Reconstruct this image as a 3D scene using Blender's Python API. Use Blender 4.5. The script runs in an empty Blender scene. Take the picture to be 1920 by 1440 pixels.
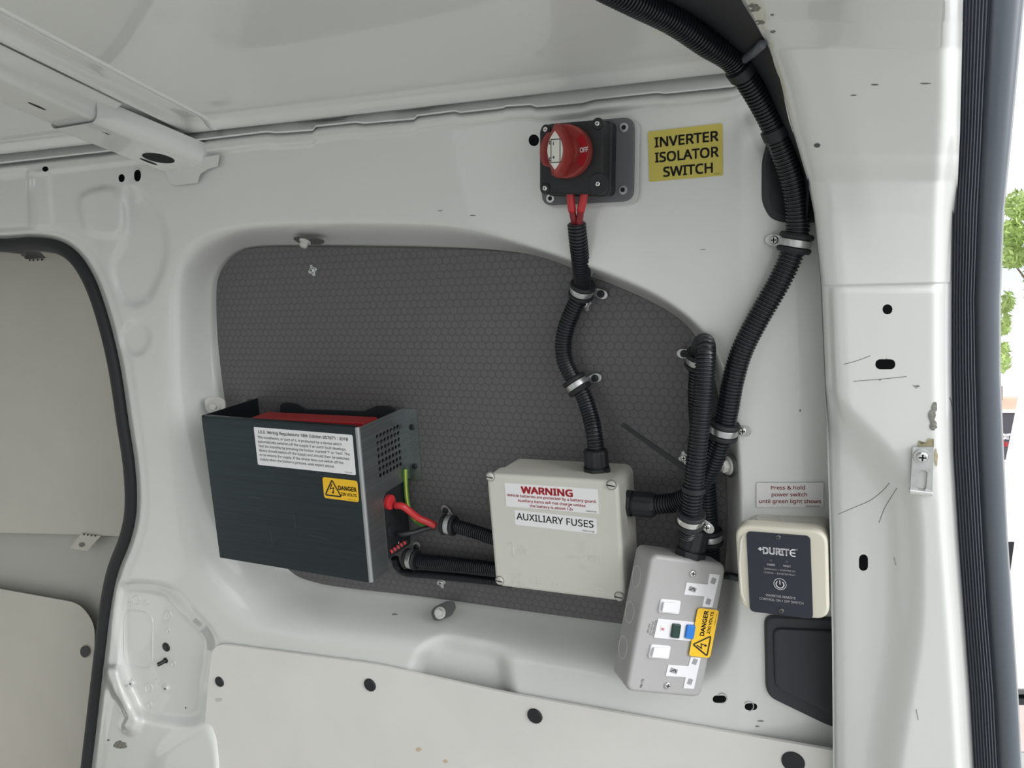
import bpy, bmesh, math, random
import numpy as np
from mathutils import Matrix, Vector
random.seed(7)
SC = bpy.context.scene
COL = SC.collection
# ------------------------------------------------------------------ camera
F = 1440.0; D = 0.8
_l = np.array([-3260, -80, 1440.0]); _l /= np.linalg.norm(_l)
_v = np.array([457, 7280, 1440.0]); _v -= _l * (_v @ _l); _v /= np.linalg.norm(_v)
_n = np.cross(_l, _v)
if _n[2] < 0: _n = -_n
RM = np.array([-_l, _n, -_v])            # photo axes (right, down, forward) -> world (x along wall, y into wall, z up)
CAM = np.array([0.0, -D, 1.0])
cd = bpy.data.cameras.new('camera'); cam = bpy.data.objects.new('camera', cd); COL.objects.link(cam)
cd.sensor_fit = 'HORIZONTAL'; cd.sensor_width = 36.0; cd.lens = 36.0 * F / 1920.0
cd.clip_start = 0.01; cd.clip_end = 200
right, down, fwd = RM[:, 0], RM[:, 1], RM[:, 2]
cam.matrix_world = Matrix([[right[i], -down[i], -fwd[i], CAM[i]] for i in range(3)] + [[0, 0, 0, 1]])
SC.camera = cam
# ------------------------------------------------------------------ sky, light, exposure
SC.view_settings.view_transform = 'Standard'
SC.view_settings.look = 'None'
SC.view_settings.gamma = 1.0
SC.view_settings.use_curve_mapping = False
SC.view_settings.exposure = 0.36
wd = bpy.data.worlds.new('overcast_sky'); SC.world = wd; wd.use_nodes = True
nt = wd.node_tree; nt.nodes.clear()
def N_(t, ty, **k):
    n = t.nodes.new(ty)
    for a, b in k.items(): setattr(n, a, b)
    return n
tc = N_(nt, 'ShaderNodeTexCoord'); nz = N_(nt, 'ShaderNodeTexNoise'); nz.inputs['Scale'].default_value = 2.2
nz.inputs['Detail'].default_value = 4
cr = N_(nt, 'ShaderNodeValToRGB')
cr.color_ramp.elements[0].position = 0.38; cr.color_ramp.elements[0].color = (0.50, 0.545, 0.62, 1)
cr.color_ramp.elements[1].position = 0.62; cr.color_ramp.elements[1].color = (1.0, 0.99, 0.97, 1)
bg = N_(nt, 'ShaderNodeBackground'); bg.inputs['Strength'].default_value = 1.5
ow = N_(nt, 'ShaderNodeOutputWorld')
nt.links.new(tc.outputs['Generated'], nz.inputs['Vector']); nt.links.new(nz.outputs['Fac'], cr.inputs['Fac'])
nt.links.new(cr.outputs['Color'], bg.inputs['Color']); nt.links.new(bg.outputs['Background'], ow.inputs['Surface'])

sl_ = bpy.data.lights.new('hazy_sun', 'SUN'); sl_.energy = 2.0; sl_.angle = math.radians(40); sl_.color = (1.0, 0.995, 0.98)
sun = bpy.data.objects.new('hazy_sun', sl_); COL.objects.link(sun)
sun.rotation_euler = Vector((0.90, -0.24, 0.36)).to_track_quat('Z', 'Y').to_euler()
# the van side leans in at the top: the wall is laid out upright, then the whole set turns about the lens until true up is +z
LEAN = math.atan(0.28)
TRUE = [sun.name]                                  # things already laid out upright
# ------------------------------------------------------------------ helpers
def P(px, py, w=0.0):
    r = RM @ np.array([(px - 960) / F, (py - 720) / F, 1.0]); return CAM + r * (D - w) / r[1]
def PV(px, py, w):
    c = np.stack([(px - 960) / F, (py - 720) / F, np.ones_like(px)], -1) @ RM.T
    return CAM + c * ((D - w) / c[..., 1])[..., None]
def ray(px, py, t):
    r = RM @ np.array([(px - 960) / F, (py - 720) / F, 1.0]); return CAM + r * t
def sm(a, b, x):
    t = np.clip((x - a) / (b - a), 0, 1); return t * t * (3 - 2 * t)
def spline(pts, n=6, closed=False):
    p = np.array(pts, float); m = len(p); out = []
    rng = range(m if closed else m - 1)
    for i in rng:
        if closed: a, b, c, d = p[(i - 1) % m], p[i], p[(i + 1) % m], p[(i + 2) % m]
        else: a, b, c, d = p[max(i - 1, 0)], p[i], p[i + 1], p[min(i + 2, m - 1)]
        for k in range(n):
            t = k / n
            out.append(0.5 * (2 * b + (c - a) * t + (2 * a - 5 * b + 4 * c - d) * t * t + (3 * b - a - 3 * c + d) * t ** 3))
    if not closed: out.append(p[-1])
    return np.array(out)
def sdf(poly, X, Y, signed=True):
    x = X.ravel(); y = Y.ravel(); d = np.full(x.shape, 1e9); ins = np.zeros(x.shape, bool)
    m = len(poly); rng = m if signed else m - 1
    for i in range(rng):
        ax, ay = poly[i]; bx, by = poly[(i + 1) % m]
        ex, ey = bx - ax, by - ay; L = ex * ex + ey * ey + 1e-12
        t = np.clip(((x - ax) * ex + (y - ay) * ey) / L, 0, 1)
        d = np.minimum(d, (x - ax - t * ex) ** 2 + (y - ay - t * ey) ** 2)
        if signed:
            c = ((ay > y) != (by > y)) & (x < ex * (y - ay) / (ey if abs(ey) > 1e-9 else 1e-9) + ax); ins ^= c
    d = np.sqrt(d)
    if signed: d = np.where(ins, -d, d)
    return d.reshape(X.shape)

class MB:
    """collects pieces of geometry; build() links them as ONE mesh object"""
    def __init__(s): s.v = []; s.f = []; s.m = []
    def add(s, vs, fs, mi=0, M=None):
        o = len(s.v)
        for p in vs:
            q = Vector(p)
            if M is not None: q = M @ q
            s.v.append((q.x, q.y, q.z))
        for f in fs: s.f.append(tuple(i + o for i in f)); s.m.append(mi)
    def loft(s, loops, c0=True, c1=True, mi=0, M=None, closed=True):
        n = len(loops[0]); vs = [p for L in loops for p in L]; fs = []
        for k in range(len(loops) - 1):
            a, b = k * n, (k + 1) * n
            for i in range(n if closed else n - 1):
                j = (i + 1) % n; fs.append((a + i, a + j, b + j, b + i))
        if c0: fs.append(tuple(range(n - 1, -1, -1)))
        if c1: fs.append(tuple((len(loops) - 1) * n + i for i in range(n)))
        s.add(vs, fs, mi, M)
    def slab(s, ol, z0, z1, b=0.0, mi=0, M=None, steps=3, b0=0.0):
        loops = []
        if b0 > 0:
            loops.append([(x, y, z0) for x, y in inset(ol, b0)]); loops.append([(x, y, z0 + b0) for x, y in ol])
        else: loops.append([(x, y, z0) for x, y in ol])
        if b > 0:
            for k in range(steps + 1):
                a = math.pi / 2 * k / steps
                loops.append([(x, y, z1 - b + b * math.sin(a)) for x, y in inset(ol, b * (1 - math.cos(a)))])
        else: loops.append([(x, y, z1) for x, y in ol])
        s.loft(loops, True, True, mi, M)
    def box(s, x0, x1, y0, y1, z0, z1, b=0.0, mi=0, M=None):
        s.slab([(x0, y0), (x1, y0), (x1, y1), (x0, y1)], z0, z1, b, mi, M, 2)
    def cyl(s, c, r, z0, z1, n=20, b=0.0, mi=0, M=None):
        s.slab(circ(r, n, c), z0, z1, b, mi, M, 2)
    def tube(s, path, r, n=10, mi=0, caps=True):
        path = np.array(path, float); R = r if hasattr(r, '__len__') else [r] * len(path)
        fr = frames(path); loops = []
        for p, (t, a, b), q in zip(path, fr, R):
            loops.append([tuple(p + q * (a * math.cos(2 * math.pi * i / n) + b * math.sin(2 * math.pi * i / n))) for i in range(n)])
        s.loft(loops, caps, caps, mi)
    def build(s, name, mats, parent=None, smooth=40, recenter=None):
        me = bpy.data.meshes.new(name)
        v = np.array(s.v)
        if recenter is None: recenter = parent is None
        off = np.zeros(3)
        if recenter and len(v): off = (v.min(0) + v.max(0)) / 2; v = v - off
        me.from_pydata([tuple(p) for p in v], [], s.f)
        for m in (mats if isinstance(mats, (list, tuple)) else [mats]): me.materials.append(m)
        me.polygons.foreach_set('material_index', s.m)
        finish(me, smooth)
        o = bpy.data.objects.new(name, me); COL.objects.link(o); o.location = off
        if parent is not None: o.parent = parent
        if 0 < smooth < 100 and len(s.f) < 4000:
            wn = o.modifiers.new('weighted_normal', 'WEIGHTED_NORMAL'); wn.keep_sharp = True
        return o
def finish(me, smooth=40):
    me.update()
    bm = bmesh.new(); bm.from_mesh(me); bmesh.ops.recalc_face_normals(bm, faces=bm.faces); bm.to_mesh(me); bm.free()
    if smooth:
        me.polygons.foreach_set('use_smooth', [True] * len(me.polygons))
        if smooth < 179: me.set_sharp_from_angle(angle=math.radians(smooth))
def circ(r, n=20, c=(0, 0), a0=0.0):
    return [(c[0] + r * math.cos(a0 + 2 * math.pi * i / n), c[1] + r * math.sin(a0 + 2 * math.pi * i / n)) for i in range(n)]
def rrect(w, h, r, n=5, c=(0, 0)):
    o = []
    for sx, sy, a in ((1, 1, 0), (-1, 1, 90), (-1, -1, 180), (1, -1, 270)):
        for k in range(n + 1):
            t = math.radians(a + 90 * k / n)
            o.append((c[0] + sx * (w / 2 - r) + r * math.cos(t), c[1] + sy * (h / 2 - r) + r * math.sin(t)))
    return o
def inset(ol, d):
    if d == 0: return list(ol)
    p = np.array(ol); n = len(p)
    A = 0.5 * np.sum(p[:, 0] * np.roll(p[:, 1], -1) - np.roll(p[:, 0], -1) * p[:, 1]); sg = 1 if A > 0 else -1
    e = np.roll(p, -1, 0) - p; L = np.linalg.norm(e, axis=1, keepdims=True); L[L < 1e-12] = 1e-12; e = e / L
    nr = np.stack([-e[:, 1], e[:, 0]], 1) * sg; pr = np.roll(nr, 1, 0); b = nr + pr
    den = 1 + np.sum(nr * pr, 1, keepdims=True); b = b / np.maximum(den, 0.3)
    return [tuple(q) for q in p + b * d]
def rpoly(pts, r, n=4):
    p = [np.array(q, float) for q in pts]; m = len(p); o = []
    for i in range(m):
        a, b, c = p[i - 1], p[i], p[(i + 1) % m]
        u = a - b; v = c - b; lu, lv = np.linalg.norm(u), np.linalg.norm(v); k = min(r, lu * .45, lv * .45)
        s_, e_ = b + u / lu * k, b + v / lv * k
        for j in range(n + 1):
            t = j / n; o.append(tuple((1 - t) ** 2 * s_ + 2 * t * (1 - t) * b + t * t * e_))
    return o
def frames(path):
    t = np.gradient(path, axis=0); t /= np.linalg.norm(t, axis=1, keepdims=True) + 1e-12
    a = np.cross(t[0], [0.3, 0.9, 0.2]); a /= np.linalg.norm(a); out = []
    for k in t:
        a = a - k * (a @ k); a /= np.linalg.norm(a); out.append((k, a, np.cross(k, a)))
    return out
def resample(path, step):
    p = np.array(path); d = np.r_[0, np.cumsum(np.linalg.norm(np.diff(p, axis=0), axis=1))]
    n = max(int(d[-1] / step), 2); s = np.linspace(0, d[-1], n + 1)
    return np.stack([np.interp(s, d, p[:, i]) for i in range(3)], 1)
def tag(o, label, cat=None, group=None, kind=None):
    if label: o['label'] = label
    if cat: o['category'] = cat
    if group: o['group'] = group
    if kind: o['kind'] = kind
    return o
B0 = Matrix(((1, 0, 0), (0, 0, -1), (0, 1, 0)))           # local x along wall, y up, z out of the wall
def rot(rv):
    r = Vector(rv); return Matrix.Rotation(r.length, 3, r.normalized()) if r.length > 1e-9 else Matrix.Identity(3)
def thing(name, label, cat, loc, R=None, group=None):
    o = bpy.data.objects.new(name, None); COL.objects.link(o); o.empty_display_size = 0.02
    R = B0 if R is None else R
    M = R.to_4x4(); M.translation = Vector(loc); o.matrix_world = M
    return tag(o, label, cat, group)
def basis(z, x=(1, 0, 0)):
    z = Vector(z).normalized(); x = Vector(x); x = (x - z * x.dot(z)).normalized(); y = z.cross(x)
    return Matrix((x, y, z)).transposed()
def loc2(M, px, py, zl=0.0):
    """photo ray -> (x, y) on the plane z = zl of the frame M"""
    inv = M.inverted(); o = inv @ Vector(CAM)
    d = inv.to_3x3() @ Vector(RM @ np.array([(px - 960) / F, (py - 720) / F, 1.0])); t = (zl - o.z) / d.z
    return np.array([o.x + d.x * t, o.y + d.y * t])

# ------------------------------------------------------------------ materials
def mat(name, col, rough=0.5, metal=0.0, noise=0.0, nscale=(30, 30, 30), bump=0.0, bscale=200, coat=0.0, spec=None, alpha=1.0, trans=0.0):
    m = bpy.data.materials.new(name); m.use_nodes = True; t = m.node_tree; b = t.nodes['Principled BSDF']
    b.inputs['Base Color'].default_value = (*col, 1); b.inputs['Roughness'].default_value = rough; b.inputs['Metallic'].default_value = metal
    b.inputs['Coat Weight'].default_value = coat; b.inputs['Coat Roughness'].default_value = 0.04
    if spec is not None: b.inputs['Specular IOR Level'].default_value = spec
    if trans: b.inputs['Transmission Weight'].default_value = trans
    if noise or bump:
        tc = N_(t, 'ShaderNodeTexCoord'); mp = N_(t, 'ShaderNodeMapping'); mp.inputs['Scale'].default_value = nscale
        nz = N_(t, 'ShaderNodeTexNoise'); nz.inputs['Scale'].default_value = 1.0; nz.inputs['Detail'].default_value = 5
        t.links.new(tc.outputs['Object'], mp.inputs['Vector']); t.links.new(mp.outputs['Vector'], nz.inputs['Vector'])
        if noise:
            r = N_(t, 'ShaderNodeValToRGB'); r.color_ramp.elements[0].position = 0.3; r.color_ramp.elements[1].position = 0.7
            r.color_ramp.elements[0].color = (*[c * (1 - noise) for c in col], 1)
            r.color_ramp.elements[1].color = (*[min(1, c * (1 + noise)) for c in col], 1)
            t.links.new(nz.outputs['Fac'], r.inputs['Fac']); t.links.new(r.outputs['Color'], b.inputs['Base Color'])
        if bump:
            n2 = N_(t, 'ShaderNodeTexNoise'); n2.inputs['Scale'].default_value = bscale
            t.links.new((mp if bscale <= 2 else tc).outputs['Vector' if bscale <= 2 else 'Object'], n2.inputs['Vector'])
            bp = N_(t, 'ShaderNodeBump'); bp.inputs['Strength'].default_value = bump; bp.inputs['Distance'].default_value = 0.0006
            t.links.new(n2.outputs['Fac'], bp.inputs['Height']); t.links.new(bp.outputs['Normal'], b.inputs['Normal'])
    return m
def hexmat():
    m = mat('hex_film', (0.10, 0.097, 0.103), 0.4); t = m.node_tree; b = t.nodes['Principled BSDF']
    tc = N_(t, 'ShaderNodeTexCoord'); sx = N_(t, 'ShaderNodeSeparateXYZ'); cx = N_(t, 'ShaderNodeCombineXYZ')
    t.links.new(tc.outputs['Object'], sx.inputs[0]); t.links.new(sx.outputs['X'], cx.inputs[0]); t.links.new(sx.outputs['Y'], cx.inputs[1])
    def vm(op, a, b_):
        n = N_(t, 'ShaderNodeVectorMath', operation=op)
        for i, q in enumerate((a, b_)):
            if q is None: continue
            if isinstance(q, tuple): n.inputs[i].default_value = q
            else: t.links.new(q, n.inputs[i])
        return n
    def mm(op, a, b_=None):
        n = N_(t, 'ShaderNodeMath', operation=op)
        for i, q in enumerate((a, b_)):
            if q is None: continue
            if isinstance(q, float): n.inputs[i].default_value = q
            else: t.links.new(q, n.inputs[i])
        return n.outputs[0]
    s = 1 / 0.0097; r = (1, 1.7320508, 1); h = (0.5, 0.8660254, 0.5)
    p = vm('ADD', vm('MULTIPLY', cx.outputs[0], (s, s, 0)).outputs[0], (200, 346.41016, 0.5)).outputs[0]
    A = vm('SUBTRACT', vm('MODULO', p, r).outputs[0], h).outputs[0]
    Bq = vm('SUBTRACT', vm('MODULO', vm('SUBTRACT', p, (0.5, 0.8660254, 0)).outputs[0], r).outputs[0], h).outputs[0]
    A = vm('MULTIPLY', A, (1, 1, 0)).outputs[0]; Bq = vm('MULTIPLY', Bq, (1, 1, 0)).outputs[0]
    la = vm('LENGTH', A, None).outputs['Value']; lb = vm('LENGTH', Bq, None).outputs['Value']
    f = mm('LESS_THAN', la, lb); mx = N_(t, 'ShaderNodeMix', data_type='VECTOR'); t.links.new(f, mx.inputs['Factor'])
    t.links.new(Bq, mx.inputs[4]); t.links.new(A, mx.inputs[5])
    ab = vm('ABSOLUTE', mx.outputs[1], None).outputs[0]; s2 = N_(t, 'ShaderNodeSeparateXYZ'); t.links.new(ab, s2.inputs[0])
    hd = mm('MAXIMUM', s2.outputs[0], mm('ADD', mm('MULTIPLY', s2.outputs[0], 0.5), mm('MULTIPLY', s2.outputs[1], 0.8660254)))
    rp = N_(t, 'ShaderNodeValToRGB'); e = rp.color_ramp.elements
    e[0].position = 0.40; e[0].color = (1, 1, 1, 1); e[1].position = 0.455; e[1].color = (0, 0, 0, 1)
    t.links.new(hd, rp.inputs['Fac'])
    c = N_(t, 'ShaderNodeMix', data_type='RGBA'); t.links.new(rp.outputs['Color'], c.inputs['Factor'])
    c.inputs[6].default_value = (0.088, 0.086, 0.091, 1); c.inputs[7].default_value = (0.118, 0.115, 0.120, 1)
    t.links.new(c.outputs[2], b.inputs['Base Color'])
    bp = N_(t, 'ShaderNodeBump'); bp.inputs['Strength'].default_value = 0.35; bp.inputs['Distance'].default_value = 0.0008
    t.links.new(rp.outputs['Color'], bp.inputs['Height']); t.links.new(bp.outputs['Normal'], b.inputs['Normal'])
    return m
PAINT = mat('van_white_paint', (0.705, 0.72, 0.70), 0.28, noise=0.015, nscale=(6, 6, 6), coat=1.0)
ROOFM = mat('roof_white_paint', (0.73, 0.745, 0.725), 0.28, noise=0.015, nscale=(5, 5, 5), coat=1.0)
BOARD = mat('white_hardboard', (0.74, 0.73, 0.705), 0.55, noise=0.03, nscale=(9, 9, 9), bump=0.08)
DBOARD = mat('door_hardboard', (0.53, 0.515, 0.465), 0.6, noise=0.03, nscale=(9, 9, 9), bump=0.08)
DMETAL = mat('door_grey_paint', (0.42, 0.42, 0.39), 0.5)
HEX = hexmat()
EDGE = mat('ply_edge', (0.2, 0.19, 0.18), 0.7)
GALV = mat('galvanised_shaded', (0.050, 0.064, 0.071), 0.36, 0.92, noise=0.13, nscale=(7, 380, 380), bump=0.12, bscale=1.0)  # guard steel darkened to stand in for the dark interior it reflects
FOLDM = mat('galvanised_fold_glint', (0.36, 0.38, 0.39), 0.4, 0.85)  # same steel brightened to imitate light catching the fold
GALVS = mat('galvanised_lit', (0.26, 0.285, 0.29), 0.38, 0.9, noise=0.14, nscale=(380, 380, 7), bump=0.12, bscale=1.0)  # lighter copy of the guard steel for the side facing the light
ZINC = mat('zinc_plate', (0.55, 0.57, 0.57), 0.34, 0.85, noise=0.1, nscale=(120, 120, 120))
ZDARK = mat('dark_zinc', (0.13, 0.135, 0.135), 0.4, 0.5)
BOLTP = mat('painted_bolt', (0.60, 0.60, 0.57), 0.42)
CHROME = mat('bright_steel', (0.72, 0.73, 0.72), 0.2, 1.0)
RUBBER = mat('black_rubber', (0.014, 0.015, 0.018), 0.62)
SEALR = mat('rear_seal_rubber', (0.095, 0.107, 0.128), 0.42)  # seal rubber lightened to imitate lens haze
SEALB = mat('rear_seal_tube', (0.100, 0.116, 0.138), 0.36)  # tube rubber lightened the same way, haze put into the colour
CONDUIT = mat('conduit_black', (0.011, 0.013, 0.017), 0.3)
BLACKP = mat('black_plastic', (0.011, 0.013, 0.016), 0.5, bump=0.1, bscale=900)
DGREYP = mat('dark_grey_plastic', (0.026, 0.030, 0.038), 0.5, bump=0.1, bscale=700)
TRIMB = mat('black_headliner_trim', (0.013, 0.015, 0.020), 0.6, bump=0.2, bscale=300)
VOID = mat('dark_cavity', (0.012, 0.013, 0.016), 0.9)  # near-black standing in for the shade inside holes and recesses
FBOX = mat('pale_grey_abs', (0.60, 0.60, 0.55), 0.42)
FBASE = mat('pale_grey_abs_base', (0.64, 0.63, 0.57), 0.45)
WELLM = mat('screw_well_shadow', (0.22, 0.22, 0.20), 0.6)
SCRM = mat('plastic_screw', (0.50, 0.50, 0.46), 0.45)
RBOX = mat('cream_abs', (0.72, 0.69, 0.58), 0.38)
SBOX = mat('grey_powder_coat', (0.37, 0.37, 0.37), 0.42, bump=0.1, bscale=900)
WPLAS = mat('white_plastic', (0.76, 0.76, 0.79), 0.25, coat=0.3)
SLOTG = mat('socket_slot', (0.30, 0.30, 0.31), 0.5)
GREENB = mat('dark_green_button', (0.012, 0.045, 0.035), 0.35)
BLUEB = mat('blue_button', (0.02, 0.19, 0.62), 0.35)
PINK = mat('pink_flag', (0.62, 0.16, 0.26), 0.4)
REDP = mat('red_plastic', (0.30, 0.042, 0.036), 0.42)
REDD = mat('bright_red_label', (0.40, 0.012, 0.022), 0.4)
REDW = mat('red_cable', (0.52, 0.03, 0.035), 0.35)
REDC = mat('dark_red_cable', (0.22, 0.012, 0.018), 0.4)
REDCASE = mat('inverter_red', (0.36, 0.018, 0.02), 0.35)
GREENW = mat('green_cable', (0.10, 0.32, 0.05), 0.35)
YELW = mat('yellow_stripe', (0.55, 0.55, 0.10), 0.35)
YELS = mat('yellow_label', (0.60, 0.52, 0.10), 0.5)
YELD = mat('danger_yellow', (0.86, 0.52, 0.015), 0.45)
WLAB = mat('white_label', (0.80, 0.80, 0.82), 0.45)
CLAB = mat('clear_label', (0.75, 0.75, 0.74), 0.32)
INK = mat('black_ink', (0.012, 0.012, 0.014), 0.6)
RINK = mat('red_ink', (0.55, 0.03, 0.045), 0.6)
DRINK = mat('dark_red_ink', (0.40, 0.03, 0.05), 0.6)
WINK = mat('white_ink', (0.78, 0.80, 0.82), 0.6)
GINK = mat('grey_ink', (0.10, 0.10, 0.11), 0.7)
DECAL = mat('decal_white', (0.72, 0.72, 0.66), 0.4)
PLATEG = mat('grey_gasket_plate', (0.13, 0.135, 0.145), 0.55)
CLEARP = mat('pale_backing_plate', (0.55, 0.56, 0.56), 0.4)
NAVY = mat('navy_panel', (0.022, 0.028, 0.042), 0.4)
CHIP = mat('bare_chip', (0.20, 0.20, 0.175), 0.75, noise=0.4, nscale=(300, 300, 300))
SCUFF = mat('dark_scuff', (0.22, 0.22, 0.21), 0.8)
RUST = mat('rusty_tape', (0.36, 0.32, 0.20), 0.8, noise=0.3, nscale=(200, 200, 200))
FLOORM = mat('pale_ply_floor', (0.52, 0.51, 0.48), 0.6, noise=0.1)
TARMAC = mat('pale_concrete', (0.44, 0.435, 0.42), 0.9, noise=0.15, nscale=(3, 3, 3))
PAVE = mat('pink_paving', (0.55, 0.45, 0.42), 0.9, noise=0.1, nscale=(2, 2, 2))
LEAF = mat('leaf_green', (0.34, 0.46, 0.14), 0.6, noise=0.35, nscale=(2, 2, 2))
BARK = mat('bark', (0.22, 0.17, 0.12), 0.9)
TILE = mat('tan_roof', (0.60, 0.44, 0.34), 0.85, noise=0.1, nscale=(2, 2, 2))
SIGNB = mat('sign_black', (0.045, 0.04, 0.055), 0.5)
WALLW = mat('render_white', (0.80, 0.79, 0.77), 0.8)
CARW = mat('vehicle_white', (0.82, 0.82, 0.80), 0.3, coat=0.4)

# ------------------------------------------------------------------ lettering
_fc = {}
try:
    import os
    FONT = bpy.data.fonts.load(os.path.join(bpy.utils.system_resource('DATAFILES'), 'fonts', 'NotoSansHebrew-Regular.woff2'))
except Exception: FONT = None
def glyphs(text, bold=0.0, res=2):
    k = (text, bold, res)
    if k in _fc: return _fc[k]
    cu = bpy.data.curves.new('lettering', 'FONT'); cu.body = text; cu.size = 1.0; cu.resolution_u = res
    cu.fill_mode = 'FRONT'
    if FONT: cu.font = FONT
    o = bpy.data.objects.new('lettering', cu); me = o.to_mesh()
    v = [tuple(q.co[:2]) for q in me.vertices]; f = [tuple(q.vertices) for q in me.polygons]
    if bold:
        n = len(v); vv = []; ff = []
        for k, (dx, dy) in enumerate(((-bold, -bold), (bold, -bold), (-bold, bold), (bold, bold))):
            vv += [(x + dx, y + dy) for x, y in v]; ff += [tuple(i + n * k for i in q) for q in f]
        v, f = vv, ff
    o.to_mesh_clear(); bpy.data.objects.remove(o); bpy.data.curves.remove(cu)
    _fc[k] = (v, f); return v, f
_hv = glyphs('H'); CAPH = max(p[1] for p in _hv[0])
def text(mb, s, cx, cy, W, H, bold=0.0, ang=0.0, mi=0, z=0.0, res=2, serif=False):
    """lettering centred at cx, cy, overall width W, capital height H"""
    v, f = glyphs(s, bold, res)
    if not v: return
    x0 = min(p[0] for p in v); x1 = max(p[0] for p in v); kx = W / (x1 - x0); ky = H / CAPH
    c, sn = math.cos(ang), math.sin(ang); out = []
    for x, y in v:
        a = (x - (x0 + x1) / 2) * kx; b = (y - CAPH / 2) * ky
        out.append((cx + a * c - b * sn, cy + a * sn + b * c, z))
    mb.add(out, f, mi)
def stroke(mb, pts, wd, z=0.0, mi=0, closed=False):
    p = np.array(pts, float); n = len(p); L = []; R = []
    for i in range(n):
        a = p[i - 1] if (i > 0 or closed) else p[i]; b = p[(i + 1) % n] if (i < n - 1 or closed) else p[i]
        u = p[i] - a; v = b - p[i]
        u = u / (np.linalg.norm(u) + 1e-12) if np.linalg.norm(u) > 0 else v / np.linalg.norm(v)
        v = v / (np.linalg.norm(v) + 1e-12) if np.linalg.norm(v) > 0 else u
        t = u + v; t = t / (np.linalg.norm(t) + 1e-12); m = np.array([-t[1], t[0]]); k = 1 / max(0.4, abs(m @ np.array([-u[1], u[0]])))
        L.append(p[i] + m * wd / 2 * k); R.append(p[i] - m * wd / 2 * k)
    vs = [(q[0], q[1], z) for q in L] + [(q[0], q[1], z) for q in R]
    mb.add(vs, [(i, (i + 1) % n, n + (i + 1) % n, n + i) for i in range(n if closed else n - 1)], mi)
def flat(mb, ol, z=0.0, mi=0): mb.add([(x, y, z) for x, y in ol], [tuple(range(len(ol)))], mi)
def sticker(parent, M, quad, zl, m, name='sticker', label=None, r=0.0015, th=0.0003):
    q = [loc2(M, *p, zl) for p in quad]; c = sum(q) / 4
    ex = (q[1] - q[0] + q[2] - q[3]) / 2; ey = (q[0] - q[3] + q[1] - q[2]) / 2
    w, h = np.linalg.norm(ex), np.linalg.norm(ey); a = (math.atan2(ex[1], ex[0]) + math.atan2(-ey[0], ey[1])) / 2
    mb = MB(); mb.slab(rrect(w, h, r, 4), 0, th); o = mb.build(name, m, parent)
    o.matrix_local = Matrix.Translation((c[0], c[1], zl)) @ Matrix.Rotation(a, 4, 'Z')
    if label: o['label'] = label
    return o, w, h
def letter(parent, fn, mats, z=0.0005, name='lettering'):
    mb = MB(); fn(mb); o = mb.build(name, mats, parent, smooth=0); o.location = (0, 0, z); return o
def danger(mb, w, h):
    t = h * 0.78; cx = -w * .5 + t * .62 + h * .04; cy = h * .02
    tri = [(cx - t * .56, cy - t * .46), (cx + t * .56, cy - t * .46), (cx, cy + t * .5)]
    stroke(mb, rpoly(tri, t * .1, 3), t * .085, closed=True)
    z = [(cx - t * .02, cy + t * .27), (cx - t * .17, cy - t * .05), (cx + t * .08, cy + t * .03), (cx + t * .0, cy - t * .26)]
    stroke(mb, z, t * .06)
    flat(mb, [(cx + t * .0, cy - t * .36), (cx + t * .1, cy - t * .2), (cx - t * .09, cy - t * .22)])
    text(mb, 'DANGER', w * .5 - w * .3, h * .08, w * .52, h * .19, 0.03)
    text(mb, '230 VOLTS', w * .5 - w * .275, -h * .2, w * .46, h * .13, 0.02)
    text(mb, '7500016-00', w * .5 - w * .2, -h * .42, w * .24, h * .04)
def screw(parent, p, n, r, m=None, name='screw', cross='+', label=None, ax=(1, 0, 0)):
    """domed screw head with a recess; p, n in the parent's frame"""
    mb = MB(); R = basis(n, ax).to_4x4(); R.translation = Vector(p)
    mb.slab(circ(r, 18), 0, r * .55, r * .4, 0, R, 3)
    k = r * .6
    if cross == '+':
        mb.box(-k, k, -k * .22, k * .22, r * .5, r * .58, 0, 1, R); mb.box(-k * .22, k * .22, -k, k, r * .5, r * .58, 0, 1, R)
    elif cross == '-': mb.box(-r * .92, r * .92, -r * .13, r * .13, r * .5, r * .58, 0, 1, R)
    else: mb.cyl((0, 0), k * .6, r * .5, r * .58, 6, 0, 1, R)
    o = mb.build(name, [m or CHROME, VOID], parent, recenter=False)
    if label: o['label'] = label
    return o

# ================================================================== SETTING: side wall pressed from sheet steel
DOOR = spline([(-260, 452), (-100, 455), (0, 460), (60, 457), (108, 464), (142, 488), (170, 535), (194, 605), (214, 690), (229, 790), (242, 880), (244, 955), (233, 1010), (210, 1070), (196, 1140), (185, 1230), (173, 1330), (160, 1440), (150, 1530), (140, 1640)], 5)
doorpoly = np.vstack([DOOR, [(-400, 1640), (-400, 452)]])
PANEL = spline([(405, 560), (412, 512), (438, 480), (480, 465), (600, 463), (800, 466), (950, 472), (1025, 484), (1100, 515), (1200, 556), (1275, 598), (1312, 645), (1338, 710), (1352, 790), (1360, 880), (1362, 960), (1358, 1040), (1345, 1110), (1310, 1160), (1250, 1180), (1180, 1172), (1000, 1148), (800, 1120), (660, 1104), (590, 1092), (545, 1072), (505, 1020), (462, 930), (428, 790), (410, 660)], 5, True)
OUTER = spline([(306, 640), (312, 540), (336, 478), (378, 440), (440, 423), (520, 415), (700, 413), (820, 417), (900, 430), (980, 455), (1080, 488), (1170, 522), (1250, 562), (1318, 618), (1358, 690), (1378, 770), (1390, 880), (1394, 1000), (1392, 1100), (1385, 1190), (1360, 1260), (1300, 1300), (1200, 1296), (1080, 1270), (900, 1240), (700, 1220), (560, 1205), (470, 1188), (410, 1150), (362, 1090), (335, 1020), (316, 900), (306, 770)], 5, True)
def seam1(x): return 248 - 0.1135 * (x - 343)
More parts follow.
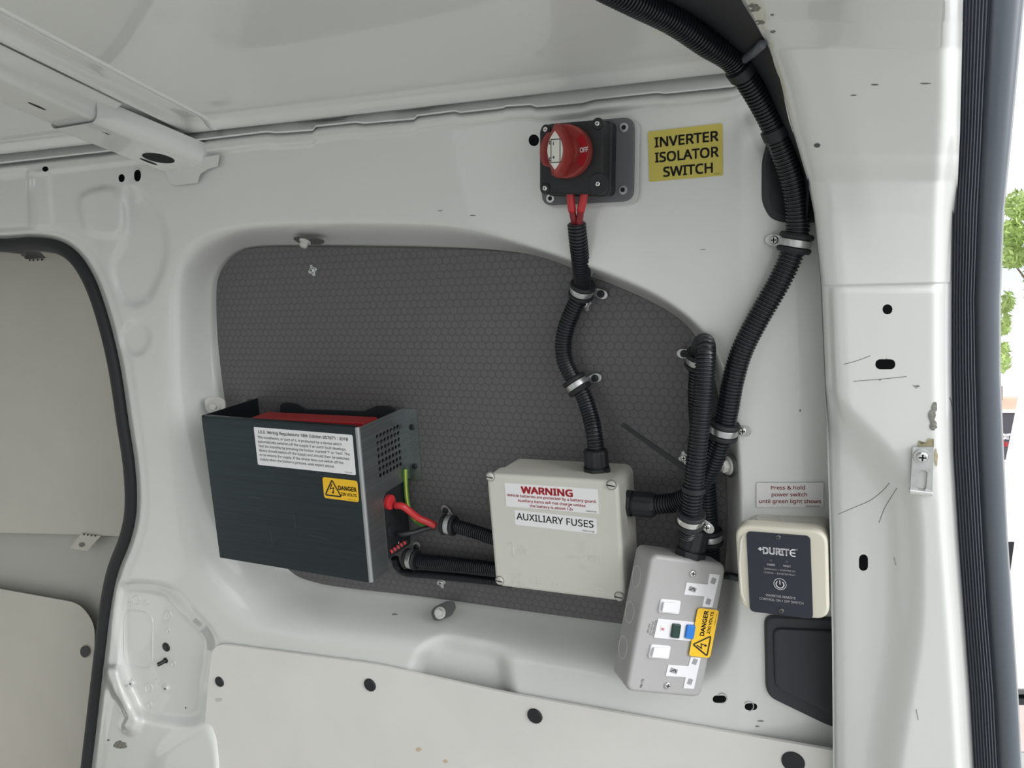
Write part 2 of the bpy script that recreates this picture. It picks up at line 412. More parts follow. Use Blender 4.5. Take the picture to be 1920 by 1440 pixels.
S2 = np.array([(-300, 342), (0, 307), (205, 284), (376, 263), (500, 248), (520, 250), (587, 245), (592, 238), (667, 230), (683, 232), (777, 224), (782, 218), (853, 209), (863, 212), (943, 203), (948, 200), (995, 197), (1007, 201), (1093, 193), (1113, 187), (1233, 174), (1247, 176), (1374, 163), (1391, 155), (1560, 132)], float)
def seam2(x): return np.interp(x, S2[:, 0], S2[:, 1])
FEAT = []          # (polygon, height, edge px)
def feat(pts, h, e, sp=True): FEAT.append((spline(pts, 4, True) if sp else np.array(pts, float), h, e))
feat([(152, 368), (200, 352), (222, 368), (232, 418), (214, 442), (168, 436), (152, 410)], 0.007, 9)
feat([(240, 352), (296, 398), (312, 470), (292, 536), (270, 566), (234, 566), (212, 500), (236, 440)], -0.007, 10)
feat([(255 + 25 * math.cos(a), 634 + 30 * math.sin(a)) for a in np.arange(0, 6.28, .5)], -0.006, 7)
feat([(240, 345), (252, 342), (262, 372), (250, 378)], 0.003, 6)
feat([(228, 1118), (240, 1098), (300, 1103), (328, 1118), (356, 1150), (392, 1190), (396, 1225), (386, 1290), (376, 1345), (330, 1352), (258, 1336), (238, 1290), (226, 1200)], -0.019, 15)
feat([(780, 1260), (796, 1224), (832, 1204), (880, 1212), (926, 1222), (946, 1246), (944, 1360), (780, 1340)], -0.014, 18)
feat([(290, 1450), (300, 1410), (340, 1376), (400, 1360), (420, 1500), (300, 1520)], 0.010, 20)
feat([(-40, 330), (52, 318), (56, 428), (-40, 434)], -0.006, 5, False)
feat([(64, 322), (92, 320), (98, 428), (66, 430)], 0.003, 4, False)
RIDGE = spline([(212, 1262), (222, 1290), (240, 1318), (250, 1345), (244, 1362)], 5)
RECT = np.array(rpoly([(240, 1144), (272, 1147), (287, 1160), (286, 1240), (280, 1253), (262, 1253), (238, 1243), (233, 1232), (233, 1158)], 8))
def wfield(X, Y):
    X = np.asarray(X, float); Y = np.asarray(Y, float)
    w = 0.05 + 0.0045 * sm(4, -4, Y - (seam2(X) + 27 - 0.004 * X))
    w = w - 0.006 * sm(6.5, 1, Y - seam2(X))
    di = sdf(PANEL, X, Y); do = sdf(OUTER, X, Y)
    a = np.clip(di + 4, 0, None); b = np.clip(-do, 0, None); t = a / (a + b + 1e-6)
    t = np.where(do > 0, 1.0, t); t = np.where(di < -4, 0.0, t)
    prof = t * t * (3 - 2 * t) * 0.55 + 0.45 * np.sin(t * math.pi / 2)
    w = np.where(do < 0, -0.012 + (w + 0.012) * prof, w)
    g = np.clip((X - 1385) / 175, 0, 1); w = w - 0.020 * g ** 1.25 - 0.012 * np.clip((312 - X) / 130, 0, 1) ** 1.5                       # falls back behind the rear pillar
    dd = sdf(DOOR, X, Y, False); w = w - 0.010 * sm(22, 10, dd) - 0.003 * sm(36, 30, dd)
    w = w - 0.03 * sm(40, 200, Y - (1240 + 0.168 * (X - 400))) * sm(400, 460, X)
    for pl, h, e in FEAT:
        x0, y0 = pl.min(0) - e - 2; x1, y1 = pl.max(0) + e + 2
        k = (X > x0) & (X < x1) & (Y > y0) & (Y < y1)
        if k.any():
            s_ = sdf(pl, X[k], Y[k]); w[k] += h * sm(e, -e, s_)
    k = (X > 190) & (X < 290) & (Y > 1120) & (Y < 1390)
    if k.any():
        s_ = sdf(RIDGE, X[k], Y[k], False); w[k] += 0.018 * sm(22, 3, s_)
    return w
def onw(px, py, out=0.0):
    return P(px, py, float(wfield(np.array([px]), np.array([py]))[0]) + out)
def wallR(px, py, dx, dy):
    x = Vector(onw(px + dx, py) - onw(px - dx, py)).normalized(); y = Vector(onw(px, py - dy) - onw(px, py + dy)); z = x.cross(y).normalized()
    return basis(z, x)
def wat(px, py): return float(wfield(np.array([px]), np.array([py]))[0])
def pxgrid(name, X, Y, wf, holes, keep, m, step):
    """sheet through photo rays at depth wf, with real holes cut to shape"""
    X = X.copy(); Y = Y.copy(); kill = np.zeros(X.shape, bool)
    for kind, cx, cy, a, b in holes:
        if kind == 'o':
            u, v = (X - cx) / a, (Y - cy) / b; r = np.hypot(u, v) + 1e-9; hw = 0.75 * step / min(a, b)
            k = np.abs(r - 1) < hw; X[k] = cx + (u / r * a)[k]; Y[k] = cy + (v / r * b)[k]; kill |= r < 1 + 1e-6
        else:                                            # stadium: a half length, b half width ('h' lies, 'v' stands)
            dx, dy = X - cx, Y - cy
            if kind == 'v': dx, dy = dy, dx
            q = np.clip(dx, -(a - b), a - b); ex = dx - q; r = np.hypot(ex, dy) + 1e-9
            k = np.abs(r - b) < 0.75 * step; nx = q + ex / r * b; ny = dy / r * b
            if kind == 'v': nx, ny = ny, nx
            X[k] = cx + nx[k]; Y[k] = cy + ny[k]; kill |= r < b * (1 + 1e-6)
        # after snapping, rim vertices count as kept corners of faces inside
    W = wf(X, Y); V = PV(X, Y, W); n0, n1 = X.shape
    idx = np.arange(n0 * n1).reshape(n0, n1)
    q = np.stack([idx[:-1, :-1], idx[1:, :-1], idx[1:, 1:], idx[:-1, 1:]], -1).reshape(-1, 4)
    cxm = X.ravel()[q].mean(1); cym = Y.ravel()[q].mean(1); ok = keep(cxm, cym)
    for kind, cx, cy, a, b in holes:
        if kind == 'o': ok &= np.hypot((cxm - cx) / a, (cym - cy) / b) > 0.93
        else:
            dx, dy = (cxm - cx, cym - cy) if kind == 'h' else (cym - cy, cxm - cx)
            ok &= np.hypot(dx - np.clip(dx, -(a - b), a - b), dy) > 0.93 * b
    q = q[ok]; used = np.unique(q); rm = -np.ones(n0 * n1, int); rm[used] = np.arange(len(used))
    me = bpy.data.meshes.new(name); me.from_pydata(V.reshape(-1, 3)[used].tolist(), [], rm[q].tolist()); me.materials.append(m)
    me.update(); me.polygons.foreach_set('use_smooth', [True] * len(me.polygons))
    o = bpy.data.objects.new(name, me); COL.objects.link(o); return o
STEP = 4.0
xs = np.arange(-260, 1601, STEP); tt = np.linspace(0, 1, 350)
GX = np.repeat(xs[None, :], len(tt), 0); top = seam2(xs) - 5; GY = top[None, :] + tt[:, None] * (1590 - top)[None, :]
HOLES = [('o', 1001, 263, 10, 11), ('o', 228, 334, 6, 8), ('v', 258, 329, 11, 6.5), ('h', 1349, 1311, 13, 7), ('h', 1408, 1325, 12, 6.5), ('o', 85, 317, 6, 5)]
wr = pxgrid('wall_right', GX, GY, wfield, HOLES, lambda x, y: sdf(doorpoly, x, y) > 2, PAINT, STEP)
tag(wr, 'white painted inner side wall of the van with pressed window recess', kind='structure')
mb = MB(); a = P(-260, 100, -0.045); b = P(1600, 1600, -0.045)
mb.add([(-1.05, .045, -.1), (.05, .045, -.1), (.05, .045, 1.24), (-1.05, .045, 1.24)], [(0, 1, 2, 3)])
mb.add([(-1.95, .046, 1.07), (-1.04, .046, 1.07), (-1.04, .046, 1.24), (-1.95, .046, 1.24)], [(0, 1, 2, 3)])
mb.loft([[(x, .046, 1.23), (x, -.03, 1.2), (x, -.16, 1.225)] for x in (-1.95, .05)], False, False, closed=False)  # unseen lid added to stop sky light leaking through the rail gap
mb.loft([[(-1.95, y, 1.07), (-1.04, y, 1.07)] for y in (.047, .0)], False, False, closed=False)  # unseen ledge added to close the same leak over the door
tag(mb.build('wall_outer', VOID), 'outer skin behind the side wall, coloured dark for the shade inside its holes', kind='structure')  # skin coloured near-black for the shade seen through the holes

# roof rail strip between roof and wall
xs2 = np.unique(np.r_[np.arange(-260, 1440, 12.0), S2[(S2[:, 0] > -260) & (S2[:, 0] < 1440), 0]])
def gap(x): return 6.0 * (sm(552, 566, x) * sm(648, 640, x) + sm(742, 748, x) * sm(822, 800, x))
loops = [[tuple(P(x, seam1(x) - 5 + 9 * gap(x) / 6 * .9, 0.044)) for x in xs2], [tuple(P(x, seam1(x) + 6 + 3 * gap(x) / 6, 0.049)) for x in xs2],
         [tuple(P(x, seam2(x) - 3, 0.0615)) for x in xs2], [tuple(P(x, seam2(x), 0.0610)) for x in xs2], [tuple(P(x, seam2(x) - 1, 0.052)) for x in xs2]]
mb = MB(); mb.loft(loops, False, False, closed=False)
tag(mb.build('trim_1', PAINT, smooth=30), 'white roof rail strip with stepped lower edge along the wall top', kind='structure')

TL_ = [(930, -110, .40), (1100, -40, .28), (1180, -4, .22), (1260, 33, .175), (1330, 86, .135), (1385, 133, .10), (1432, 210, .075), (1470, 290, .06), (1488, 340, .055), (1496, 400, .052), (1500, 440, .05)]
TR_ = [(1290, -150, .36), (1330, -80, .30), (1385, -8, .245), (1412, 38, .215), (1440, 88, .185), (1462, 148, .162), (1480, 228, .132), (1502, 288, .112), (1516, 338, .103), (1514, 400, .095), (1506, 440, .07)]
# roof
def zs(x): return 1.1297 + 0.0164 * (x + .0913) / (-.6722)
def rise(u): return .30 * u - .02 * sm(.5, 1.6, u)
XB, XB2 = -0.757, -0.868
def roofz(x, u):
    d1 = np.where(x > (XB + XB2) / 2, np.minimum(u, x - XB), np.minimum(u, XB2 - x))
    return zs(x) + rise(u) - .0065 * np.sin(np.pi * np.clip(d1 / .022, 0, 1)) + .002 * sm(.021, .03, d1)
gx = np.unique(np.r_[np.arange(-1.9, XB2 - .05, .03), np.arange(XB2 - .05, XB2 + .0001, .0025), np.arange(XB, XB + .05, .0025), np.arange(XB + .05, .16, .012)])
gu = np.unique(np.r_[np.arange(-.002, .045, .002), np.arange(.045, .3, .012), np.arange(.3, 1.75, .06)])
U, XX = np.meshgrid(gu, gx, indexing='ij'); ZZ = roofz(XX, U)
XX = XX - 0.55 * U * sm(-.3, -.02, XX) * sm(.6, .1, U) * 0
vs = np.stack([XX, -(U + .05), ZZ], -1).reshape(-1, 3); n0, n1 = XX.shape
idx = np.arange(n0 * n1).reshape(n0, n1); q = np.stack([idx[:-1, :-1], idx[1:, :-1], idx[1:, 1:], idx[:-1, 1:]], -1).reshape(-1, 4)
_tl = np.array([P(*a) for a in TL_]); _o = np.argsort(-_tl[:, 1])
xlim = lambda y: np.interp(-y, -_tl[_o, 1], _tl[_o, 0]) + .012
qc = vs[q].mean(1); q = q[qc[:, 0] < xlim(qc[:, 1])]
mb = MB(); mb.v = [tuple(p) for p in vs]; mb.f = [tuple(r) for r in q.tolist()]; mb.m = [0] * len(mb.f)
tag(mb.build('ceiling', ROOFM, smooth=179), 'pale painted underside of the van roof', kind='structure')

# roof bow: a rounded hat section crossing the van, with an end sleeve
def bowsec(x0, x1, h, g, fl=True):
    o = [(x1 + .018, .003)] if fl else [(x1 + .003, .001)]
    o += [(x1 + .004, .008 + g)] + [(x1 + g - .012 + .012 * math.cos(t), h - .012 + g + .012 * math.sin(t)) for t in np.linspace(0, math.pi / 2, 6)]
    o += [(x0 - g + .006 - .006 * math.sin(t), h - .006 + g + .006 * math.cos(t)) for t in np.linspace(0, math.pi / 2, 4)]
    o += [(x0 - .004, .008 + g)] + ([(x0 - .016, .003)] if fl else [(x0 - .003, .001)]); return o
def bowpt(x, u, h):
    k = max(0.0, 1 - max(u, 0) / .085); x += .052 * k; h += .018 * k; z = zs(-.79) + rise(u) - h; return (x, -(u + .05), z)
bow = thing('trim_2', 'white pressed steel roof bow crossing the roof at upper left', None, (-.79, -.05, 1.14), Matrix.Identity(3)); bow['kind'] = 'structure'
def sub(mb, name, m, par, lab=None, smooth=40):
    o = mb.build(name, m, par, smooth, recenter=False); o.matrix_parent_inverse = par.matrix_world.inverted()
    if lab: o['label'] = lab
    return o
us = np.r_[np.arange(.085, .4, .02), np.arange(.4, 1.75, .1)]
mb = MB(); mb.loft([[bowpt(x, u, h) for x, h in bowsec(-.852, -.780, .026, 0)] for u in us], False, False, closed=False); sub(mb, 'channel', PAINT, bow)
mb = MB(); L = []
for u in (-.012, -.008, -.003, .004, .02, .05, .08, .105, .107):
    k = float(sm(-.014, .004, np.array(u))); L.append([bowpt(-.815 + (x + .815) * (.90 + .1 * k), u, .002 + (h - .002) * (.55 + .45 * k)) for x, h in bowsec(-.852, -.780, .026, .003, False)])
mb.loft(L, True, False, closed=False); sub(mb, 'end_sleeve', PAINT, bow)
def bowdisc(mb, cx, cu, rx, ru, h, n=20): mb.add([bowpt(cx + rx * math.cos(2 * math.pi * i / n), cu + ru * math.sin(2 * math.pi * i / n), h) for i in range(n)], [tuple(range(n))])
for cx, cu, rx, ru, h in ((-.812, .030, .0175, .0115, .0295), (-.836, .026, .003, .008, .0295), (-.80, .30, .010, .006, .0265), (-.815, .15, .002, .010, .0265), (-.80, .085, .0015, .006, .0295)):
    mb = MB(); bowdisc(mb, cx, cu, rx, ru, h); sub(mb, 'hole', VOID, bow)
mb = MB()
tabp = [(296, 318), (312, 322), (318, 344), (330, 347), (370, 343), (376, 326), (392, 316), (408, 312), (412, 290), (340, 300)]
mb.loft([[tuple(P(x, y, .0545)) for x, y in tabp], [tuple(P(x, y, .0575)) for x, y in tabp]]); sub(mb, 'welding_tab', PAINT, bow)

# rear pillar
PYS = np.array([-80, 0, 40, 90, 150, 230, 290, 340, 400, 520, 640, 800, 1000, 1200, 1440, 1600], float)
PLX = np.array([1338, 1390, 1412, 1440, 1462, 1482, 1500, 1514, 1526, 1538, 1543, 1550, 1556, 1560, 1562, 1563], float)
PLW = np.array([.285, .24, .21, .18, .16, .13, .11, .10, .098, .098, .098, .098, .098, .098, .098, .098])
SY = np.array([-80, 0, 250, 400, 560, 700, 850, 1000, 1150, 1300, 1440, 1600], float)
SL = np.array([1806, 1800, 1794, 1787, 1785, 1785, 1788, 1797, 1808, 1819, 1827, 1836], float)
SMD = np.array([1858, 1852, 1840, 1832, 1826, 1828, 1833, 1841, 1850, 1862, 1869, 1878], float)
SR = np.array([1926, 1918, 1895, 1880, 1874, 1874, 1880, 1887, 1897, 1907, 1914, 1922], float)
PREC = spline([(1535, 735), (1562, 748), (1606, 790), (1660, 845), (1700, 900), (1718, 970), (1722, 1100), (1717, 1200), (1700, 1310), (1680, 1440), (1670, 1560), (1480, 1560), (1480, 800)], 4, True)
def pfield(X, Y):
    l = np.interp(Y, PYS, PLX); we = np.interp(Y, PYS, PLW); r = np.interp(Y, SY, SL); s = X - l; e = r - X
    w = we.copy()
    w = w + .014 * np.sqrt(np.clip(s / 50, 0, 1) * (2 - np.clip(s / 50, 0, 1))) - .014
    w = w + .006 * sm(0, 120, s) * sm(520, 300, Y)
    w = w - .022 * sm(46, -6, e) ** 2 
    up = sm(534, 531, Y - (1660 - X) * .02)
    w = w + .0022 * up
    w = w - .003 * sm(295, 345, Y) + .004 * sm(286, 262, Y) * 0
    w = w - .0025 * sm(534, 560, Y) * sm(600, 560, Y) * 0 + .003 * sm(536, 548, Y) * sm(12, 26, s) * sm(14, 30, e)
    w = w - .022 * sm(16, -64, sdf(PREC, X, Y))
    return w
def onp(px, py, out=0.0): return P(px, py, float(pfield(np.array([float(px)]), np.array([float(py)]))[0]) + out)
pys = np.unique(np.r_[np.arange(-80, 1600, 4.0), [529.5, 530.5, 531.5, 532.5, 533.5]]); ss = np.linspace(0, 1, 72)
PL = np.interp(pys, PYS, PLX); PR = np.interp(pys, SY, SL) + 6
GX = PL[:, None] + ss[None, :] * (PR - PL)[:, None]; GY = np.repeat(pys[:, None], len(ss), 1)
wp = pxgrid('trim_3', GX, GY, pfield, [('o', 1664, 580, 9.5, 9.5), ('h', 1660, 683, 19, 9.5), ('v', 1619, 1055, 15.5, 8.5)], lambda x, y: x > 0, PAINT, 4.0)
tag(wp, 'white rear door pillar with slots, scratches and a diagonal crease', kind='structure')
mb = MB(); mb.loft([[tuple(P(x, y, w - .012)) for x, y, w in zip(PLX, PYS, PLW)], [tuple(P(x + 12, y, max(w - .075, .02))) for x, y, w in zip(PLX, PYS, PLW)]], False, False, closed=False)
sub(mb, 'return_flange', PAINT, wp)
mb = MB(); mb.loft([[tuple(P(x + 30, y, .045)) for x, y in zip(np.interp(SY, PYS, PLX), SY)], [tuple(P(x + 10, y, .045)) for x, y in zip(SL, SY)]], False, False, closed=False)
sub(mb, 'inner_skin', VOID, wp)  # near-black sheet standing in for the shade behind the pillar slots
def psurf(name, m, poly, off=.0004, lab=None):
    c = np.mean(poly, 0); mb = MB(); n = len(poly)
    mb.add([tuple(onp(*c, off))] + [tuple(onp(x, y, off)) for x, y in poly], [(0, 1 + i, 1 + (i + 1) % n) for i in range(n)]); return sub(mb, name, m, wp, lab)
def blob(cx, cy, rx, ry, n=14, j=.35, seed=0):
    R = random.Random(seed); return [(cx + rx * (1 - j * R.random()) * math.cos(2 * math.pi * i / n), cy + ry * (1 - j * R.random()) * math.sin(2 * math.pi * i / n)) for i in range(n)]
for k, (x, y, a, b) in enumerate(((1752, 763, 7, 12), (1747, 780, 8, 14), (1750, 797, 9, 12), (1412, 15, 16, 9), (1424, 42, 12, 5), (1449, 60, 6, 3), (1448, 28, 4, 2.5), (1650, 712, 3, 1.5), (1720, 724, 5, 2), (1640, 159, 9, 1.6), (1735, 157, 14, 1.5), (1600, 179, 7, 1.4))):
    psurf('paint_chip', CHIP, blob(x, y, a, b, seed=k))
psurf('tape_remnant', RUST, [(1722, 826), (1727, 834), (1738, 832), (1740, 822), (1751, 823), (1751, 838), (1722, 838)], .0006)
psurf('tape_remnant', RUST, blob(1755, 858, 4, 18, seed=44), .0006)
psurf('rivet', ZDARK, [(1532 + 6 * math.cos(a), 273 + 4 * math.sin(a)) for a in np.arange(0, 6.2, .5)], .0008)
def pscratch(pts, r=.0004, name='scratch'):
    mb = MB(); mb.tube([onp(x, y, .0001) for x, y in spline(pts, 5)], r, 4); return sub(mb, name, SCUFF, wp)
for s in ([(1572, 964), (1600, 952), (1632, 938), (1655, 920), (1668, 905)], [(1648, 980), (1660, 950), (1682, 915)], [(1582, 683), (1605, 677), (1632, 667)], [(1780, 745), (1783, 752), (1785, 762)], [(1600, 715), (1625, 713), (1660, 710), (1700, 706)], [(1712, 722), (1720, 728)], [(1676, 1045), (1680, 1060)], [(1718, 1330), (1722, 1350)]): pscratch(s, .0003)

# black trim between roof edge and rear pillar
A_ = spline(TL_, 5); B_ = spline(TR_, 5)
mb = MB(); n = 7; loops = []
for a, b in zip(A_, B_):
    L = []
    for i in range(n):
        s = i / (n - 1); q = a + (b - a) * s; q[2] = a[2] + (b[2] - a[2]) * s ** 1.6 - .012; L.append(tuple(P(*q)))
    loops.append(L)
mb.loft(loops, False, False, closed=False)
tag(mb.build('trim_4', TRIMB, smooth=179), 'black headliner trim curving down between roof and rear pillar', kind='structure')

hz = lambda w: 1.13 + .3 * (w - .05) + .028
mb = MB(); mb.loft([[(x, -w, hz(w) + dz) for x, dz in ((-.5, 0), (.10, 0), (.10, .02), (-.5, .02))] for w in (.3, 1.8)])
tag(mb.build('trim_5', PAINT, smooth=0), 'white rear roof header above the headliner trim, out of view', kind='structure')
# rear door seal: ribbed carrier and smooth tube
seal = thing('rubber_seal', 'thick black ribbed rubber door seal running down the right of the pillar', 'seal', P(1830, 720, .09), Matrix.Identity(3))
ys = np.arange(-80, 1601, 10.0); nr = 9; prof = []
for i in range(nr * 4 + 1):
    s = i / (nr * 4); prof.append((s, .080 + .0013 * math.cos(2 * math.pi * i / 4) + .004 * math.sin(math.pi * s)))
loops = []
for y in ys:
    l, m_ = np.interp(y, SY, SL) - 1, np.interp(y, SY, SMD) + 4
    loops.append([tuple(P(l + s * (m_ - l), y, w)) for s, w in prof])
mb = MB(); mb.loft(loops, False, False, closed=False); sub(mb, 'ribbed_strip', SEALR, seal, 'ribbed inner half', 30)
loops = []
for y in ys:
    l, r = np.interp(y, SY, SMD), np.interp(y, SY, SR); p = P((l + r) / 2, y, .074); rad = np.linalg.norm(P(r, y, .074) - P(l, y, .074)) / 2
    loops.append([(p[0] + rad * math.cos(t), p[1] - rad * .8 * math.sin(t), p[2]) for t in np.linspace(0, 2 * math.pi, 20, endpoint=False)])
mb = MB(); mb.loft(loops); sub(mb, 'tube', SEALB, seal, 'smooth outer tube', 179)
mb = MB(); mb.loft([[(q[0] + dx, q[1] - .002, q[2]) for dx in (-.001, .0015)] for q in [P(np.interp(y, SY, SR) - 2, y, .066) for y in ys]], False, False, closed=False)
sub(mb, 'flange', PAINT, seal, 'pale flange at the outer edge')

# left door seal
path = np.array([onw(x + 1.5, y, .0045) for x, y in DOOR]); mb = MB(); path = resample(path, .012)
loops = []
for p, (t, a, b) in zip(path, frames(path)):
    s_ = np.cross(t, [0, 1, 0]); s_ /= np.linalg.norm(s_)
    loops.append([tuple(p + s_ * .0095 * math.cos(k) + np.array([0, -1, 0]) * .0085 * math.sin(k)) for k in np.linspace(0, 2 * math.pi, 14, endpoint=False)])
mb.loft(loops)
tag(mb.build('door_seal', RUBBER, smooth=179), 'black bulb seal around the side door opening at left', 'seal')

# sliding door seen through the opening
door = thing('door_1', 'closed sliding side door with pale boards beyond the black seal', None, P(60, 900, -.06), Matrix.Identity(3)); door['kind'] = 'structure'
def plate(pts, w, th, m, name, par, lab=None, ww=None, smooth=40):
    W = ww or [w] * len(pts); mb = MB()
    mb.loft([[tuple(P(x, y, k - th)) for (x, y), k in zip(pts, W)], [tuple(P(x, y, k)) for (x, y), k in zip(pts, W)]]); return sub(mb, name, m, par, lab, smooth)
plate([(-420, 380), (420, 380), (420, 1700), (-420, 1700)], -.085, .02, DMETAL, 'inner_skin', door, 'grey painted metal')
plate(rpoly([(-420, 492), (0, 490), (128, 484), (220, 500), (300, 760), (320, 1008), (212, 1005), (150, 1002), (-420, 990)], 20), -.062, .004, DBOARD, 'upper_board', door, 'beige hardboard panel')
plate(rpoly([(-420, 1035), (0, 1104), (150, 1131), (178, 1170), (172, 1440), (160, 1700), (-420, 1700)], 26, 6), -.062, .004, DBOARD, 'lower_board', door, 'beige hardboard panel with rounded corner')
tab = plate([(152, 1000), (189, 1005), (163, 1033), (131, 1028)], -.060, .002, DBOARD, 'board_tab', door)
plate([(0, 473), (42, 476), (48, 486), (86, 484), (76, 472), (128, 478), (190, 500), (190, 506), (128, 486), (86, 490), (0, 492)], -.060, .002, DBOARD, 'board_tab', door)
for k, (x, y) in enumerate(((158, 1002), (165, 1003), (172, 1004), (179, 1004.5), (56, 488), (63, 488), (71, 487.5), (79, 487))):
    plate([(x - 2, y - 2), (x + 2, y), (x - 2, y + 2)], -.0585, .001, VOID, 'notch', door)
for x, y, r in ((153, 1021.5, 5.5), (44, 477, 5)):
    plate([(x + r * math.cos(t), y + r * .8 * math.sin(t)) for t in np.arange(0, 6.2, .5)], -.0588, .001, ZDARK, 'hole', door)
plate([(159 + 9 * math.cos(t), 1222 + 11 * math.sin(t)) for t in np.linspace(0, 6.283, 18, endpoint=False)], -.059, .002, BLACKP, 'push_clip', door, 'black push clip')

# the rest of the van, out of frame: floor, far wall, bulkhead
mb = MB(); mb.box(-1.95, .14, -1.75, .30, -.03, 0.0); TRUE.append('floor'); tag(mb.build('floor', FLOORM, smooth=0), 'flat pale load floor of the van', kind='structure')
TRUE += ['wall_left', 'wall_front', 'ground']; mb = MB(); mb.box(-1.95, .10, -1.80, -1.76, 0, .12); mb.box(-1.95, .10, -1.80, -1.76, 1.2, 1.5); mb.box(-1.95, -1.25, -1.80, -1.76, .12, 1.2); mb.box(-.65, .10, -1.80, -1.76, .12, 1.2); tag(mb.build('wall_left', PAINT, smooth=0), 'white side wall opposite with an opening added for fill light, out of view', kind='structure')  # gap left in the far wall, added to let in fill light
mb = MB(); mb.box(-1.97, -1.93, -1.8, .3, 0, 1.5); tag(mb.build('wall_front', PAINT, smooth=0), 'white bulkhead at the front end', kind='structure')

# ================================================================== grey hexagon panel
Rb = B0
hx = thing('backing_board', 'dark grey board with raised hexagon film filling the window recess', 'board', P(880, 790, 0))
M = hx.matrix_world.copy()
mb = MB(); ol = [tuple(loc2(M, x, y, 0)) for x, y in PANEL]
if sum(ol[i][0] * ol[(i + 1) % len(ol)][1] - ol[(i + 1) % len(ol)][0] * ol[i][1] for i in range(len(ol))) < 0: ol = ol[::-1]
mb.slab(ol, -.009, 0, .0006, 0); mb.m[-1] = 0; mb.build('hexagon_face', HEX, hx, recenter=False)
mb = MB(); mb.slab(inset(ol, -.0004), -.009, -.0012); mb.build('board_edge', EDGE, hx, recenter=False)

# star washers with screws on the board
for (x, y, lab) in ((587, 507, 'bright screw with splayed star washer near the top left of the hexagon board'), (1098, 570, 'bright screw with star washer beside the upper clamp of the switch conduit'),
                    (828, 1092, 'bright screw with star washer below the lower twin conduits'), (1284, 858, 'bright screw with star washer right of the loose cable tie end')):
    t = thing('washer_screw', lab, 'screw', P(x, y, .0), group='star washer screws on the hexagon board'); mb = MB(); ol2 = []
    for i in range(24): ol2.append(((.0068 if i % 6 < 3 else .0048) * math.cos(i * math.pi / 12), (.0078 if i % 6 < 3 else .0055) * math.sin(i * math.pi / 12)))
    mb.slab(ol2, 0, .0018, .0008); mb.build('star_washer', ZINC, t, recenter=False); screw(t, (-.0005, 0, .0016), (0, 0, 1), .0036, CHROME)

# fixing brackets with bolts around the board
def bracket(px, py, w, nrm, xd, L, Wd, lab, bolt=(0, 0), pm=ZDARK, col=BOLTP, br=.0062):
    R = basis(nrm, xd); t = thing('fixing_bracket', lab, 'bracket', P(px, py, w), R, 'bolted brackets around the hexagon board'); mb = MB()
    mb.slab(rpoly([(-L / 2, -Wd * .3), (-L * .3, -Wd / 2), (L * .25, -Wd / 2), (L / 2, -Wd * .15), (L / 2, Wd * .3), (L * .25, Wd / 2), (-L * .3, Wd / 2), (-L / 2, Wd * .3)], .003), -.001, .001); mb.build('plate', pm, t, recenter=False)
    mb = MB(); mb.cyl(bolt, br * 1.15, .001, .003, 20, .0008); mb.slab(circ(br * .8, 6, bolt), .003, .009, .001); mb.cyl(bolt, br * .55, .009, .0096, 16, .0004); mb.build('bolt', col, t, recenter=False, smooth=30)
    return t
bracket(580, 451, .028, (-.1, -.52, -.85), (1, 0, 0), .044, .016, 'dark bracket and pale bolt above the top left edge of the hexagon board', (-.006, 0))
bracket(1116, 508, .022, (-.35, -.55, -.75), (1, -.1, -.4), .036, .016, 'dark bracket and pale bolt behind the top of the switch conduit', (-.005, .001), col=ZINC)
bracket(404, 759, .018, (.25, -.96, 0), (1, .2, 0), .030, .022, 'pale bracket and bolt above the left corner of the steel guard', (.0, -.001), pm=BOLTP, br=.0068)
bracket(832, 1145, .019, (0, -.85, .5), (.82, 0, .55), .034, .019, 'dark bracket and pale bolt below the middle of the hexagon board', (-.005, -.001), br=.0068)
bracket(1366, 872, .036, (-.75, -.66, 0), (.5, -.5, 0), .028, .024, 'dark bracket and pale bolt behind the long conduit beside the recess edge', (.0, 0), br=.0085)

# ================================================================== lower lining board
lb = thing('lining_board', 'white hardboard lining along the bottom of the wall with black clips', 'board', P(900, 1400, .056))
M = lb.matrix_world.copy()
pts = rpoly([(398, 1206), (700, 1246), (940, 1298), (1240, 1352), (1566, 1408), (1630, 1421), (1640, 1720), (350, 1720), (372, 1500), (389, 1290)], 26, 6)
ol = [tuple(loc2(M, x, y, 0)) for x, y in pts]
mb = MB(); mb.slab(ol[::-1], -.004, 0, .0006); mb.build('panel', BOARD, lb, recenter=False)
for x, y, r in ((412, 1278, .0080), (694, 1284, .0090), (1003, 1342, .0096), (1487, 1428, .0115)):
    c = loc2(M, x, y, 0); mb = MB(); mb.slab(circ(r, 24, tuple(c)), 0, .0022, .0016); mb.build('push_clip', BLACKP, lb, recenter=False)
for k, (x, y, a, b) in enumerate(((410, 1312, 9, 5), (785, 1405, 7, 5), (835, 1427, 6, 4))):
    mb = MB(); flat(mb, [tuple(loc2(M, *q, 0)) for q in blob(x, y, a, b, seed=k + 20)], .0002); o = mb.build('stain', mat('stain_%d' % k, (.60, .50, .36) if k else (.58, .57, .54), .7), lb, recenter=False)

# ================================================================== details on the wall
def wdisc(name, lab, cat, px, py, rx, ry, w, th, m, b=.0008, group=None, rr=None):
    o = thing(name, lab, cat, P(px, py, w), wallR(px, py, 40, 30), group); M = o.matrix_world.copy()
    pts = rr if rr else [(px + rx * math.cos(t), py - ry * math.sin(t)) for t in np.linspace(0, 2 * math.pi, 24, endpoint=False)]
    ol = [tuple(loc2(M, x, y, 0)) for x, y in pts]
    return o, M, ol
